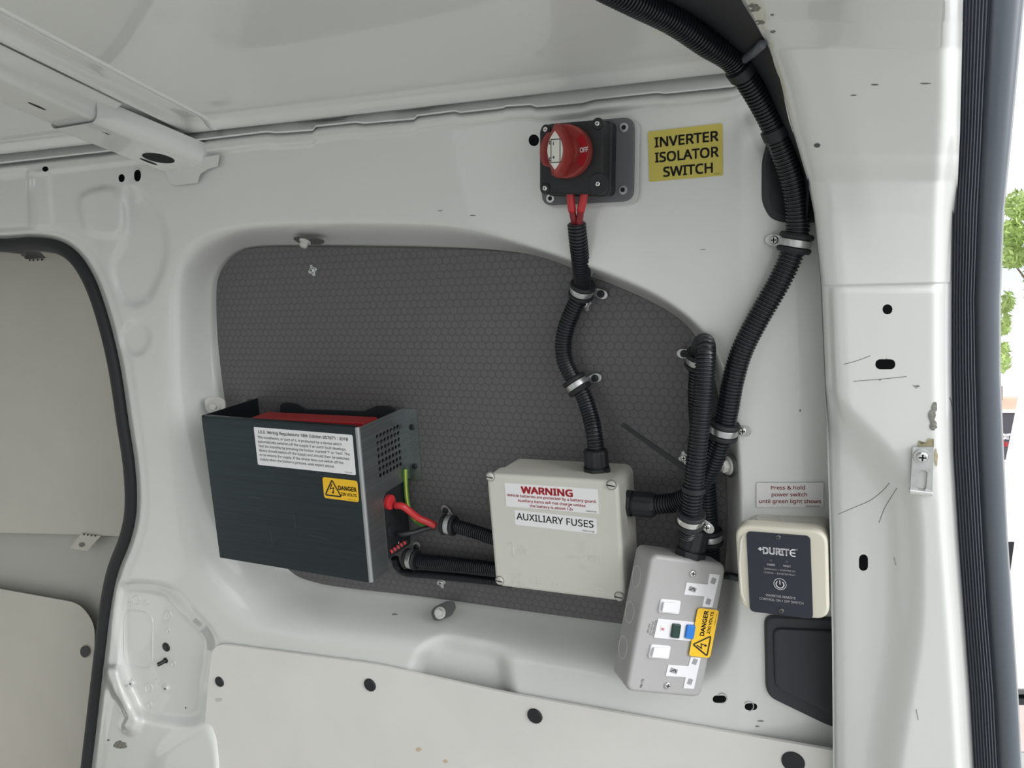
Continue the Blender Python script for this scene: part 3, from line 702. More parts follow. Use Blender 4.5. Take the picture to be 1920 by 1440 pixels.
# black access plug right of the yellow label
o, M, ol = wdisc('access_cover', 'tall black rounded cover on the wall behind the long conduit', 'cover', 1462, 334, 0, 0, wat(1462, 334), 0, DGREYP, rr=rpoly([(1428, 300), (1440, 260), (1462, 250), (1540, 250), (1540, 418), (1470, 418), (1444, 410), (1428, 380)], 22, 5))
mb = MB(); mb.slab(ol[::-1], -.001, .004, .003); mb.build('rim', DGREYP, o, recenter=False)
mb = MB(); mb.slab(inset(ol[::-1], .006), .0035, .0045, 0.0005); mb.build('centre', BLACKP, o, recenter=False)
o, M, ol = wdisc('tail_light_cover', 'large dark plastic cover low on the wall under the remote switch', 'cover', 1500, 1240, 0, 0, wat(1500, 1240) + .002, 0, DGREYP, rr=rpoly([(1433, 1153), (1590, 1160), (1590, 1370), (1552, 1358), (1436, 1302)], 20, 5))
mb = MB(); mb.slab(ol[::-1], -.003, .004, .003); mb.build('rim', DGREYP, o, recenter=False)
bq_ = [tuple(loc2(M, x, y, .004)) for x, y in rpoly([(1449, 1176), (1590, 1182), (1590, 1346), (1556, 1336), (1452, 1288)], 16, 5)]; mb = MB(); mb.slab(bq_[::-1], .003, .0075, .003, steps=4); mb.build('bulge', DGREYP, o, recenter=False)
# small clip behind conduit at the roof rail
mb = MB(); mb.loft([[tuple(P(x, y, .052)) for x, y in ((1424, 196), (1440, 200), (1446, 218), (1432, 220), (1426, 212))], [tuple(P(x, y, .06)) for x, y in ((1424, 196), (1440, 200), (1446, 218), (1432, 220), (1426, 212))]])
tag(mb.build('trim_clip', DGREYP), 'small dark clip half hidden behind the long conduit below the roof rail', 'clip')
# plug and stud in the lower left pressing
t = thing('rubber_plug', 'round black rubber plug in the lower left wall pressing', 'plug', onw(312, 1213, .0))
mb = MB(); mb.cyl((0, 0), .0074, -.001, .002, 22, .0012); mb.cyl((0, 0), .0045, .002, .003, 18, .001); mb.build('plug', BLACKP, t, recenter=False)
t = thing('fir_tree_clip', 'small black push stud sticking out just below the round rubber plug', 'clip', onw(311, 1238, 0))
mb = MB(); mb.cyl((0, 0), .0046, 0, .002, 16, .001); mb.build('head', BLACKP, t, recenter=False)
mb = MB(); mb.tube([(0, 0, .001), (-.002, -.001, .006), (-.005, -.002, .012)], .0032, 10); mb.build('stem', BLACKP, t, recenter=False)
for x, y, lab in ((249, 1280, 'pale weld stud with dark tip at the left of the lower pressing'), (314, 1289, 'pale weld stud with dark bore at the right of the lower pressing')):
    t = thing('weld_stud', lab, 'stud', onw(x, y, 0), None, 'weld studs in the lower left pressing'); mb = MB(); mb.cyl((0, 0), .0085 if x < 300 else .0065, -.0005, .001, 20, .0006); mb.cyl((0, 0), .0055 if x < 300 else .0045, .001, .004, 18, .0012); mb.build('boss', PAINT, t, recenter=False)
    mb = MB(); mb.cyl((-.001, 0), .0018, .004, .0048, 12, .0004); mb.build('bore', ZDARK, t, recenter=False)
def wsurf(name, m, poly, lab, cat='scuff', off=.0004):
    c = np.mean(poly, 0); mb = MB(); n = len(poly); mb.add([tuple(onw(*c, off))] + [tuple(onw(x, y, off)) for x, y in poly], [(0, 1 + i, 1 + (i + 1) % n) for i in range(n)])
    return sub(mb, name, m, wr)
for k, (x, y, a, b) in enumerate(((227, 1397, 17, 9), (203, 1388, 4, 2), (740, 1152, 8, 2.2), (348, 1327, 2, 3), (1427, 1352, 8, 2), (1420, 1362, 5, 2), (886, 404, 8, 1.5), (825, 395, 6, 1), (1318, 468, 7, 1), (1500, 770, 2, 3))):
    wsurf('scuff', CHIP if k < 2 else SCUFF, blob(x, y, a, b, seed=70 + k, j=.5), '')
def ring(pts, r, name, m=PAINT):
    q = [onw(x, y, .0001) for x, y in pts]; q.append(q[0]); mb = MB(); mb.tube(q, r, 6, caps=False); sub(mb, name, m, wr, None, 179)
ring([tuple(p) for p in RECT], .0011, 'embossed_panel')
for cx, cy, r_ in ((256, 1125, 6.5), (244, 1132, 3), (275, 1130, 3.5), (315, 1155, 7), (316, 1183, 3), (279, 1290, 7), (281, 1322, 4), (325, 1245, 4), (295, 1277, 3)):
    ring([(cx + r_ * math.cos(a), cy + r_ * 1.25 * math.sin(a)) for a in np.linspace(0, 6.283, 16, endpoint=False)], .0009, 'embossed_ring')
ring([(258 + 8 * math.cos(a), 329 + 13 * math.sin(a)) for a in np.linspace(0, 6.283, 18, endpoint=False)], .0011, 'embossed_ring')
for x, y in ((1354, 1309), (1404, 1324)):
    mb = MB(); mb.tube([onw(x + 9 * math.cos(t), y + 9 * math.sin(t), .0004) for t in np.linspace(-2.6, 1.6, 14)], .0006, 5); sub(mb, 'hole_rim', ZINC, wr)

# ================================================================== isolator switch
psw = P(1069, 296, .0575)
plate_q = [(1014, 234), (1190, 219), (1188, 377), (1017, 386)]
sw = thing('isolator_switch', 'black battery isolator with red rotary knob on a grey plate', 'switch', P(1100, 302, .0545), B0 @ rot((0, 0, -.055)))
M = sw.matrix_world.copy()
ol = [tuple(loc2(M, x, y, .004)) for x, y in plate_q[::-1]]
mb = MB(); mb.slab(rpoly([(x + .004, y - .0025) for x, y in ol], .010), 0, .002, .0005); mb.build('backing_plate', CLEARP, sw, recenter=False)
mb = MB(); mb.slab(rpoly(ol, .011), .002, .0055, .0008); mb.build('mounting_plate', PLATEG, sw, recenter=False)
for x, y in ((1170, 239), (1168, 356), (1032, 372), (1030, 250)):
    c = loc2(M, x, y, .0055); mb = MB(); mb.cyl(tuple(c), .0044, .0052, .0066, 18, .0006, 0); mb.cyl(tuple(c), .0022, .0066, .0069, 12, 0, 1); mb.build('rivet', [ZINC, VOID], sw, recenter=False)
ZF = .044
fo = [tuple(loc2(M, x, y, ZF)) for x, y in ((1011, 364), (1129, 364), (1131, 223), (1030, 233), (1011, 240))]
fo = rpoly(fo, .006)
ct = np.mean(fo, 0); bo = [tuple(ct + (np.array(q) - ct) * 1.04) for q in fo]
mb = MB(); mb.loft([[(*q, .0055) for q in bo], [(*q, .020) for q in bo], [(*q, .0215) for q in inset(fo, .0)], [(*q, ZF - .002) for q in fo], [(*q, ZF) for q in inset(fo, .0018)]]); mb.build('body', BLACKP, sw, recenter=False, smooth=30)
for x, y, r in ((1121, 232, .0085), (1122, 345, .016), (1024, 243, .0075), (1023, 353, .0075)):
    c = loc2(M, x, y, ZF); mb = MB(); mb.cyl(tuple(c), r * .62, ZF - .001, ZF + .0016, 24, .001); mb.build('screw_boss', BLACKP, sw, recenter=False)
    screw(sw, (c[0], c[1], ZF + .0016), (0, 0, 1), .0024, CHROME)
# knob as a polar height field
kc = loc2(M, 1065, 285, ZF); nr_, na = 16, 72
KR = .0238
def krad(a):
    d = math.degrees(a) % 360
    r = KR
    for c0, wd_, dp in ((224, 15, .18), (122, 12, .14)): r *= 1 - dp * max(0, 1 - abs(d - c0) / wd_)
    return r
def kh(x, y):
    xl = (x + .004); lens = max(0, 1 - (abs(xl) / (.0115 * max(0.02, 1 - (abs(y) / .0245) ** 2) + 1e-6)) ** 3)
    edge = math.hypot(x, y) / KR
    return .006 + .018 * lens ** .5 * (1 if abs(y) < .0245 else 0) + .006 * max(0, edge - .5) * 2 * (1 - lens)
mb = MB(); loops = []
for i in range(nr_ + 1):
    r = i / nr_; L = []
    for j in range(na):
        a = 2 * math.pi * j / na; R_ = krad(a) * max(r, .02); x, y = R_ * math.cos(a), R_ * math.sin(a); z = kh(x, y)
        if i == nr_: z *= .92
        L.append((kc[0] + x, kc[1] + y, ZF + z))
    loops.append(L)
loops = [[(kc[0] + krad(2 * math.pi * j / na) * math.cos(2 * math.pi * j / na), kc[1] + krad(2 * math.pi * j / na) * math.sin(2 * math.pi * j / na), ZF - .0005) for j in range(na)]] + loops[::-1]
mb.loft(loops, True, True); kn = mb.build('knob', REDP, sw, recenter=False, smooth=45)
# decals on the knob
lx, ly = kc[0] - .004, kc[1]
mb = MB(); n = 14
lens = [(lx + .0072 * (1 - (k / n * 2 - 1) ** 2), ly + .0170 * (k / n * 2 - 1)) for k in range(n + 1)] + [(lx - .0072 * (1 - (k / n * 2 - 1) ** 2), ly - .0170 * (k / n * 2 - 1)) for k in range(1, n)]
mb.slab(lens, ZF + .0225, ZF + .0246, .0004); dc = mb.build('battery_decal', DECAL, kn, recenter=False)
mb = MB(); z = ZF + .0248
for s in ([(-.0035, .0095), (.0052, .0095), (.0052, -.0105), (-.0035, -.0105)],): stroke(mb, [(lx + a, ly + b) for a, b in s], .0007, z, closed=True)
for yy in (.0068, -.0075): stroke(mb, [(lx - .0035, ly + yy + .0012), (lx - .005, ly + yy + .0012), (lx - .005, ly + yy - .0012), (lx - .0035, ly + yy - .0012)], .0007, z)
stroke(mb, [(lx - .0012, ly + .0045), (lx - .0012, ly + .0075)], .0007, z); stroke(mb, [(lx - .0024, ly - .006), (lx + .0004, ly - .006)], .0007, z); stroke(mb, [(lx - .001, ly - .0074), (lx - .001, ly - .0046)], .0007, z)
mb.build('battery_symbol', INK, kn, recenter=False, smooth=0)
mb = MB(); R0, R1 = .0150, .0230; A0, A1 = -.72, .72
sect = lambda r, a: (kc[0] + r * math.cos(a), kc[1] + r * math.sin(a), ZF + kh(r * math.cos(a), r * math.sin(a)) + .0005)
mb.loft([[sect(r, a) for a in np.linspace(A0, A1, 12)] for r in np.linspace(R0, R1, 6)], False, False, closed=False)
od = mb.build('off_label', REDD, kn, recenter=False)
mb = MB(); text(mb, 'OFF', 0, 0, .0092, .0040, .03); mb.v = [(kc[0] + .0190 + x, kc[1] + .0005 + y, ZF + kh(.0190 + x, y) + .0011) for x, y, _ in mb.v]
mb.build('off_lettering', WINK, kn, recenter=False, smooth=0)

# red cables out of the switch
t = thing('red_cable_pair', 'two short red cables leaving the bottom of the isolator', 'cable', P(1082, 390, .07), Matrix.Identity(3))
for pts in ([(1069, 352, .082), (1070, 372, .081), (1073, 396, .076), (1080, 428, .066)], [(1097, 352, .082), (1094, 372, .081), (1089, 396, .076), (1085, 428, .068)]):
    p = spline([P(*q) for q in pts], 6); mb = MB(); mb.tube(p[:13], .0040, 12); c = sub(mb, 'sleeve', REDW, t, 'brighter red sleeve', 179)
    mb = MB(); mb.tube(p[10:], .0034, 12); sub(mb, 'core_cable', REDC, t, None, 179)

# ================================================================== labels on the wall
t = thing('warning_sticker', 'yellow label reading inverter isolator switch', 'sticker', P(1286, 287, .0506)); M = t.matrix_world.copy()
s, w, h = sticker(t, M, [(1215, 247), (1355, 231), (1355, 328), (1217, 342)], 0, YELS, 'label_sheet')
def f(mb):
    text(mb, 'INVERTER', w * .02, h * .27, w * .86, h * .185, .022); text(mb, 'ISOLATOR', w * .02, -h * .03, w * .86, h * .185, .022); text(mb, 'SWITCH', w * .035, -h * .33, w * .67, h * .185, .022)
    text(mb, '7500017', w * .42, -h * .455, w * .09, h * .025)
letter(s, f, INK)
c = onw(1480, 928, 0); t = thing('instruction_sticker', 'clear label with red press and hold wording above the remote switch', 'sticker', c + np.array([0, -.0008, 0])); t.matrix_world = Matrix.Translation(Vector(c) + wallR(1480, 928, 50, 15).col[2] * .0012) @ wallR(1480, 928, 50, 15).to_4x4(); M = t.matrix_world.copy()
s, w, h = sticker(t, M, [(1417, 903), (1544, 907), (1544, 953), (1420, 948)], 0, CLAB, 'label_sheet')
def f(mb):
    text(mb, 'Press & hold', -w * .03, h * .30, w * .51, h * .145, .012); text(mb, 'power switch', -w * .01, h * .02, w * .53, h * .145, .012); text(mb, 'until green light shows', -w * .0, -h * .26, w * .93, h * .145, .012)
    text(mb, '7500634-00', w * .34, -h * .46, w * .22, h * .055, .005, mi=1)
letter(s, f, [DRINK, GINK])

# ================================================================== inverter behind its steel guard
gw, gh, gd = .2360, .1915, .1
gd_o = thing('steel_guard', 'open topped galvanised steel guard box around the inverter', 'guard', (-.7505, 0, .6065), B0 @ rot((0, 0, -.016)))
M = gd_o.matrix_world.copy()
t_ = .0016
mb = MB(); R3 = [(t, ) for t in ()]
# front sheet with rolled top lip
pf = [(.0, gh - .012, gd), (0, gh - .004, gd), (0, gh - .0012, gd - .0010), (0, gh, gd - .0035), (0, gh - .0003, gd - .007)]
loops = [[(x, 0, gd) for x in (0, gw - .004)]] + [[(x, y, z) for x in (0, gw - .004)] for _, y, z in pf]
mb.loft(loops, False, False, closed=False)
mb.loft([[(x, 0, gd - t_) for x in (0, gw - .004)], [(x, gh - .004, gd - t_) for x in (0, gw - .004)]], False, False, closed=False)
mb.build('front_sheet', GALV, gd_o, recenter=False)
mb = MB(); arc = [(gw - .004 + .004 * math.sin(a), gd - .004 + .004 * math.cos(a)) for a in np.linspace(0, math.pi / 2, 6)]
mb.loft([[(x, 0, z) for x, z in arc], [(x, gh - .001, z) for x, z in arc]], False, False, closed=False); mb.build('folded_corner', FOLDM, gd_o, recenter=False, smooth=179)
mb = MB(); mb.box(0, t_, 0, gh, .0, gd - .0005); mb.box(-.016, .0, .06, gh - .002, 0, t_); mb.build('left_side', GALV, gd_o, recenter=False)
# right side with vent holes and cable notch
mb = MB(); V0, V1, H0, H1 = .118, .174, .014, .067          # vent block: y range, z range
nc, nrw = 7, 7; cy, cz = (V1 - V0) / nrw, (H1 - H0) / nc
for r in range(nrw):
    for c in range(nc):
        y0, z0 = V0 + r * cy, H0 + c * cz; n = 16; yc, zc = y0 + cy / 2, z0 + cz / 2; rr = min(cy, cz) * .37
        ci = [(gw, yc + rr * math.sin(2 * math.pi * k / n), zc + rr * math.cos(2 * math.pi * k / n)) for k in range(n)]
        sq = []
        for k in range(n):
            a = 2 * math.pi * k / n; u, v = math.cos(a), math.sin(a); s = 1 / max(abs(u), abs(v)); sq.append((gw, yc + v * s * cy / 2, zc + u * s * cz / 2))
        mb.loft([sq, ci], False, False); ci2 = [(gw - t_, y, z) for _, y, z in ci]; mb.loft([ci, ci2], False, False)
def rq(y0, y1, z0, z1): mb.add([(gw, y0, z0), (gw, y1, z0), (gw, y1, z1), (gw, y0, z1)], [(0, 1, 2, 3)])
rq(V0, V1, 0, H0); rq(V0, V1, H1, gd - .004); rq(V1, gh - .001, 0, gd - .004)
yn = .098
mb.add([(gw, V0, 0), (gw, yn, 0), (gw, yn + .0, .055), (gw, yn - .006, .0625), (gw, 0, .0625), (gw, 0, gd - .004), (gw, V0, gd - .004)], [(0, 1, 2, 3, 4, 5, 6)])
lip = [(yn, 0), (yn, .055), (yn - .006, .0625), (0, .0625)]
mb.loft([[(gw + .0003, y, z) for y, z in lip], [(gw - .0025, y, z) for y, z in lip]], False, False, closed=False)
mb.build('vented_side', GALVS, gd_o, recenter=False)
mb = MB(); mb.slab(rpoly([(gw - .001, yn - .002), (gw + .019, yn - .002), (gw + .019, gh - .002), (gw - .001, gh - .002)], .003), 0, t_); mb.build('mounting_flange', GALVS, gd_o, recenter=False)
for y in (.115, .166): screw(gd_o, (gw + .010, y, t_), (0, 0, 1), .0038, BLACKP)
s, w, h = sticker(gd_o, M, [(476, 801), (661, 815), (667, 890), (484, 872)], gd, WLAB, 'regulations_sticker', 'white label of small black print')
LN = ['This installation, or part of it, is protected by a device which', 'automatically switches off the supply if an earth fault develops.', "Test six-monthly by pressing the button marked 'T' or 'Test'. The", 'device should switch off the supply and should then be switched', 'on to restore the supply. If the device does not switch off the', 'supply when the button is pressed, seek expert advice.']
LW = [.86, .90, .93, .92, .86, .77]
def f(mb):
    text(mb, 'I.E.E. Wiring Regulations 18th Edition BS7671 : 2018', w * .0, h * .385, w * .91, h * .072, .012)
    for i, (l, k) in enumerate(zip(LN, LW)): text(mb, l, -w * .47 + w * k / 2, h * (.245 - .116 * i), w * k, h * .062, .004)
    text(mb, '7001-00', w * .43, -h * .45, w * .07, h * .028)
letter(s, f, INK)
s, w, h = sticker(gd_o, M, [(605, 895), (670, 901), (673, 941), (608, 934)], gd, YELD, 'danger_sticker', 'yellow danger 230 volts label', r=.003)
letter(s, lambda mb: danger(mb, w, h), INK)
for p in ([(.062, .09), (.083, .091)], [(.09, .05), (.091, .028)], [(.13, .075), (.131, .055)], [(.15, .05), (.18, .048)]):
    mb = MB(); stroke(mb, p, .00028, gd + .0002); mb.build('scratch', ZDARK, gd_o, recenter=False, smooth=0)

inv = thing('inverter', 'black and red power inverter inside the steel guard', 'inverter', (-.7505, -.004, .6065)); M = inv.matrix_world.copy()
mb = MB(); mb.slab(rrect(.195, .150, .006, 4, (.123, .085)), .004, .066, .004); mb.build('case', BLACKP, inv, recenter=False)
ry = loc2(M, 600, 777, .030)[1]; mb = MB(); mb.slab(rrect(.172, .020, .002, 3, (.135, ry - .010)), .030, .060, .001); mb.build('red_band', REDCASE, inv, recenter=False)
ear = [(525, 800), (525, 760), (530, 755), (551, 757), (570, 768), (680, 772), (704, 762), (727, 762), (738, 768), (741, 800)]
mb = MB(); mb.slab(rpoly([tuple(loc2(M, x, y, .006)) for x, y in ear][::-1], .002), .002, .006); mb.build('mounting_ear', BLACKP, inv, recenter=False)
mb = MB(); mb.slab(rrect(.016, .090, .002, 3, (.2265, .052)), .003, .058, .001); mb.build('end_panel', BLACKP, inv, recenter=False)
mb = MB(); q = loc2(M, 739, 946, .05); Rx = basis((1, 0, 0), (0, 1, 0)).to_4x4(); Rx.translation = Vector((.230, q[1], .044)); mb.cyl((0, 0), .0095, 0, .010, 20, .002, 0, Rx); mb.build('red_boot', REDW, inv, recenter=False)
mb = MB(); Rx.translation = Vector((.230, q[1] - .037, .044)); mb.cyl((0, 0), .0085, 0, .007, 20, .002, 0, Rx); mb.build('black_boot', BLACKP, inv, recenter=False)
p0 = loc2(M, 732, 1035, .05); p1 = loc2(M, 762, 1015, .03)
pa = np.array([(p0[0], p0[1], .05), (p1[0], p1[1], .03)]); mb = MB()
for k in range(10):
    a = pa[0] + (pa[1] - pa[0]) * k / 10; b = pa[0] + (pa[1] - pa[0]) * (k + 1) / 10; mb.tube([a, b], .0028, 8, k % 2)
mb.build('striped_lead', [REDW, BLACKP], inv, recenter=False)
screw(inv, (.2350, .02, .03), (1, 0, 0), .002, CHROME, ax=(0, 1, 0)); screw(inv, (.2350, .04, .05), (1, 0, 0), .002, CHROME, ax=(0, 1, 0))
def wire(name, lab, pts, r, m, n=10, cat='cable'):
    mb = MB(); mb.tube(spline([P(*q) for q in pts], 6), r, n); return tag(mb.build(name, m, smooth=179), lab, cat)
wire('power_cable', 'red power cable from the inverter boot to the clipped conduit', [(742, 948, .046), (754, 949, .046), (766, 957, .042), (784, 971, .034), (800, 978, .028), (816, 986, .022)], .0044, REDW)
wire('power_cable', 'black power cable from the inverter to the clipped conduit', [(744, 1000, .046), (756, 1001, .046), (776, 998, .038), (798, 991, .028), (816, 988, .022)], .0032, CONDUIT)
t = thing('earth_cable', 'green and yellow earth cable hanging beside the steel guard', 'cable', P(770, 950, .01), Matrix.Identity(3))
pts = [P(*q) for q in [(760, 880, .012), (761, 915, .012), (764, 942, .013), (771, 966, .014), (785, 980, .016), (800, 985, .018), (816, 987, .020)]]
pp = spline(pts, 8); mb = MB(); mb.tube(pp, .0030, 10); sub(mb, 'green_sheath', GREENW, t, None, 179)
fr = frames(pp); mb = MB(); st = np.array([p + np.array([.0016, -.0022, .0006]) for p in pp]); mb.tube(st[:30], .0013, 6); sub(mb, 'yellow_stripe', YELW, t, None, 179)

# ================================================================== corrugated conduits
def corrug(pts, r, pitch=.0033, n=16):
    c = resample(spline([P(*q) for q in pts], 8), pitch); fine = []; rad = []
    fr = frames(c); mb = MB(); loops = []
    for i in range(len(c) - 1):
        p, q = c[i], c[i + 1]
        for s, k in ((0, .86), (.22, .86), (.38, 1.0), (.80, 1.0)):
            t, a, b = fr[i]; t2, a2, b2 = fr[i + 1]; aa = a * (1 - s) + a2 * s; bb = b * (1 - s) + b2 * s; o = p + (q - p) * s
            loops.append([tuple(o + r * k * (aa * math.cos(2 * math.pi * j / n) + bb * math.sin(2 * math.pi * j / n))) for j in range(n)])
    mb.loft(loops); return mb, c
MAINP = [(1040, -90, .33), (1110, -40, .27), (1190, 2, .225), (1262, 38, .185), (1324, 80, .15), (1374, 112, .122), (1412, 165, .102), (1446, 227, .086), (1470, 286, .076), (1487, 340, .070), (1496, 395, .066), (1494, 440, .064), (1484, 478, .064), (1460, 530, .064), (1420, 600, .064), (1391, 658, .064), (1374, 716, .064), (1364, 772, .063), (1350, 830, .060), (1328, 882, .055), (1302, 922, .047), (1272, 940, .038), (1240, 945, .035), (1205, 945, .034)]
def conduit(name, lab, pts, r, pitch=.0033):
    mb, c = corrug(pts, r, pitch); return tag(mb.build(name, CONDUIT, smooth=50), lab, 'conduit'), c
_, C1 = conduit('corrugated_conduit', 'long black corrugated conduit from the roof edge down to the fuse box side', MAINP, .0105)
_, C2 = conduit('corrugated_conduit', 'black corrugated conduit winding from the isolator to the fuse box top', [(1081, 418, .068), (1084, 450, .062), (1089, 495, .046), (1092, 540, .022), (1078, 574, .018), (1063, 610, .018), (1056, 645, .018), (1060, 680, .018), (1076, 712, .018), (1094, 742, .020), (1107, 780, .026), (1114, 812, .033), (1118, 845, .035)], .0094)
_, C3 = conduit('corrugated_conduit', 'black corrugated conduit looping over and down into the grey socket box', [(1334, 1060, .020), (1330, 1000, .022), (1326, 930, .024), (1316, 850, .026), (1308, 760, .030), (1310, 690, .034), (1314, 655, .044), (1320, 643, .058), (1323, 655, .071), (1322, 690, .077), (1316, 760, .082), (1308, 840, .086), (1301, 910, .088), (1297, 955, .086), (1292, 985, .080), (1286, 1000, .074)], .0098)
_, C4 = conduit('corrugated_conduit', 'short upper black conduit from the cable clip into the fuse box left side', [(838, 984, .019), (856, 987, .019), (884, 995, .019), (912, 1004, .020), (945, 1016, .022)], .0085, .0028)
_, C5 = conduit('corrugated_conduit', 'thick lower black conduit running from guard to behind the fuse box', [(764, 1047, .018), (790, 1051, .018), (840, 1056, .018), (900, 1063, .018), (960, 1072, .018)], .0088, .0028)
_, C6 = conduit('corrugated_conduit', 'thin black conduit at the bottom of the twin run below the guard', [(740, 1046, .016), (746, 1064, .012), (762, 1074, .012), (800, 1077, .012), (860, 1083, .012), (960, 1094, .012)], .0052, .0021)
wire('flat_cable', 'plain black cable lying between the thick and thin lower conduits', [(768, 1062, .012), (800, 1062, .012), (860, 1070, .012), (960, 1082, .012)], .0032, CONDUIT)

# rubber lined clips
def clip(lab, C, px, py, w, r, tabp, tabw, sm_=BLACKP, bm=ZINC, wide=.008, cr='h'):
    c0 = P(px, py, w); k = np.argmin(np.linalg.norm(C - c0, axis=1)); k = min(max(k, 1), len(C) - 2); c = C[k]; t = C[k + 1] - C[k - 1]; t /= np.linalg.norm(t)
    o = thing('conduit_clip', lab, 'clip', c, Matrix.Identity(3), 'rubber lined conduit clips')
    fr = lambda s, q: (c + t * s, q)
    def ring(prof):
        a_ = np.cross(t, [0.3, .9, .2]); a_ /= np.linalg.norm(a_); b_ = np.cross(t, a_); mb = MB()
        mb.loft([[tuple(c + t * s + q * (a_ * math.cos(k) + b_ * math.sin(k))) for k in np.linspace(0, 2 * math.pi, 26, endpoint=False)] for s, q in prof]); return mb
    sub(ring([(-.0085, r * .9), (-.0085, r + .0034), (-.0065, r + .0046), (-.0042, r + .0042), (-.0036, r + .0018), (.0036, r + .0018), (.0042, r + .0042), (.0065, r + .0046), (.0085, r + .0034), (.0085, r * .9)]), 'rubber_lining', RUBBER, o, 'black rubber lining')
    sub(ring([(-.0032, r), (-.0032, r + .0030), (-.0026, r + .0034), (.0026, r + .0034), (.0032, r + .0030), (.0032, r)]), 'steel_band', bm, o, 'bright steel band')
    e = P(*tabp, tabw); d = c - e; d = d - np.array([0, d[1], 0]); L = np.linalg.norm(d); d /= L
    R = basis((0, -1, 0), tuple(d)).to_4x4(); R.translation = Vector(e)
    mb = MB(); ol = [(L - r * .55, -wide / 2 * .8), (L - r * .55, wide / 2 * .8), (.002, wide / 2 + .001)] + [(-.0015 - .0062 * math.sin(a), (wide / 2 + .001) * math.cos(a)) for a in np.linspace(.2, math.pi - .2, 9)] + [(.002, -wide / 2 - .001)]
    mb.slab(ol, -.0008, .0008, .0003, 0, R); sub(mb, 'steel_tab', ZINC, o)
    s = screw(o, tuple(e - np.array([0, .0008, 0])), (0, -1, 0), .0042, sm_, cross=cr); s.matrix_parent_inverse = o.matrix_world.inverted()
    return o
clip('rubber lined clip high on the long conduit below the tall black cover', C1, 1490, 455, .064, .0105, (1451, 450), .051, ZINC, cr='+')
clip('rubber lined clip on the long conduit level with the top of the fuse box', C1, 1356, 806, .062, .0105, (1393, 808), .051, CHROME, cr='+')
clip('upper rubber lined clip on the conduit coming from the isolator', C2, 1091, 545, .022, .0094, (1127, 551), .004)
clip('lower rubber lined clip on the conduit coming from the isolator', C2, 1083, 722, .018, .0094, (1116, 709), .004)
clip('rubber lined clip at the top of the socket conduit loop', C3, 1308, 670, .032, .0098, (1283, 663), .006)
clip('rubber lined clip around the socket conduit just above its gland', C3, 1294, 972, .082, .0098, (1326, 988), .072, CHROME, CHROME, cr='+')
clip('rubber lined clip where the inverter cables enter the short conduit', C4, 830, 982, .019, .0085, (836, 957), .004)
clip('rubber lined clip at the start of the thick lower conduit', C5, 770, 1048, .018, .0088, (781, 1026), .006)
_o = clip('rubber lined clip behind the socket conduit gland', C3, 1330, 1005, .022, .0098, (1340, 1010), .006)
# cable tie
t = thing('cable_tie', 'loose black cable tie end sticking up beside the conduits', 'cable tie', P(1280, 900, .07), Matrix.Identity(3))
a, b = P(1166, 795, .050), P(1292, 908, .078); d = b - a; L = np.linalg.norm(d); R = basis((0, -1, 0), tuple(d)); R4 = R.to_4x4(); R4.translation = Vector(a)
mb = MB(); mb.slab(rpoly([(0, -.0022), (0, .0022), (L, .0030), (L, -.0030)][::-1], .002), -.0007, .0007, 0, 0, R4); sub(mb, 'strap', BLACKP, t)
mb = MB(); R4.translation = Vector(b); mb.slab(rrect(.010, .0085, .001, 3), -.003, .003, .001, 0, R4); sub(mb, 'head', BLACKP, t)
k = np.argmin(np.linalg.norm(C3 - P(1300, 918, .088), axis=1)); tt_ = C3[k + 1] - C3[k - 1]; tt_ /= np.linalg.norm(tt_)
mb = MB(); mb.tube(np.array([C3[k] - tt_ * .0025, C3[k] + tt_ * .0025]), .0112, 22); sub(mb, 'loop', BLACKP, t)
for q in ((1395, 126, .113), (1457, 250, .082)):
    k = np.argmin(np.linalg.norm(C1 - P(*q), axis=1)); tv = C1[k + 1] - C1[k - 1]; tv /= np.linalg.norm(tv)
    mb = MB(); mb.tube(np.array([C1[k] - tv * .004, C1[k] + tv * .004]), .0122, 22)
    o = mb.build('tape_wrap', BLACKP, smooth=40); tag(o, 'black strap wrapped round the long conduit %s' % ('near the roof rail' if q[1] < 200 else 'just above the tall black cover'), 'strap')
wire('strap_tail', 'grey strap tail crossing the black trim to the rear pillar', [(1390, 116, .118), (1405, 104, .135), (1416, 96, .16), (1428, 84, .185)], .0035, SEALR, cat='strap')

# ================================================================== fuse box
fb = thing('fuse_box', 'pale grey square fuse enclosure with warning and auxiliary fuses labels', 'fuse box', (-.2918, 0, .6735), B0 @ rot((.0, -.0, .017)))
M = fb.matrix_world.copy()
fw, fh, fd = .1515, .1345, .07
mb = MB(); bl = [rrect(fw - .006 - k, fh - .006 - k, .010, 5) for k in (.0, -.003)]
mb.loft([[(x, y, .0005) for x, y in bl[0]], [(x, y, fd - .026) for x, y in bl[1]]]); mb.build('base', FBASE, fb, recenter=False)
mb = MB(); mb.slab(rrect(fw, fh, .0095, 6), fd - .0255, fd, .0045, steps=5); mb.build('lid', FBOX, fb, recenter=False)
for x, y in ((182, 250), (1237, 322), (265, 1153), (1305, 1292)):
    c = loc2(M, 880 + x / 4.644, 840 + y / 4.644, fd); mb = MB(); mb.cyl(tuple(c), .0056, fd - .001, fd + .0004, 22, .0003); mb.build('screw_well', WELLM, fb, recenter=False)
    screw(fb, (c[0], c[1], fd), (0, 0, 1), .0047, SCRM, 'slotted_screw', '-', ax=(1, -.12, 0))
cq = lambda l: [(880 + x / 4.644, 840 + y / 4.644) for x, y in l]
s, w, h = sticker(fb, M, cq([(307, 298), (1115, 365), (1133, 580), (322, 502)]), fd, WLAB, 'warning_sticker', 'white label with red warning wording', r=.0004)
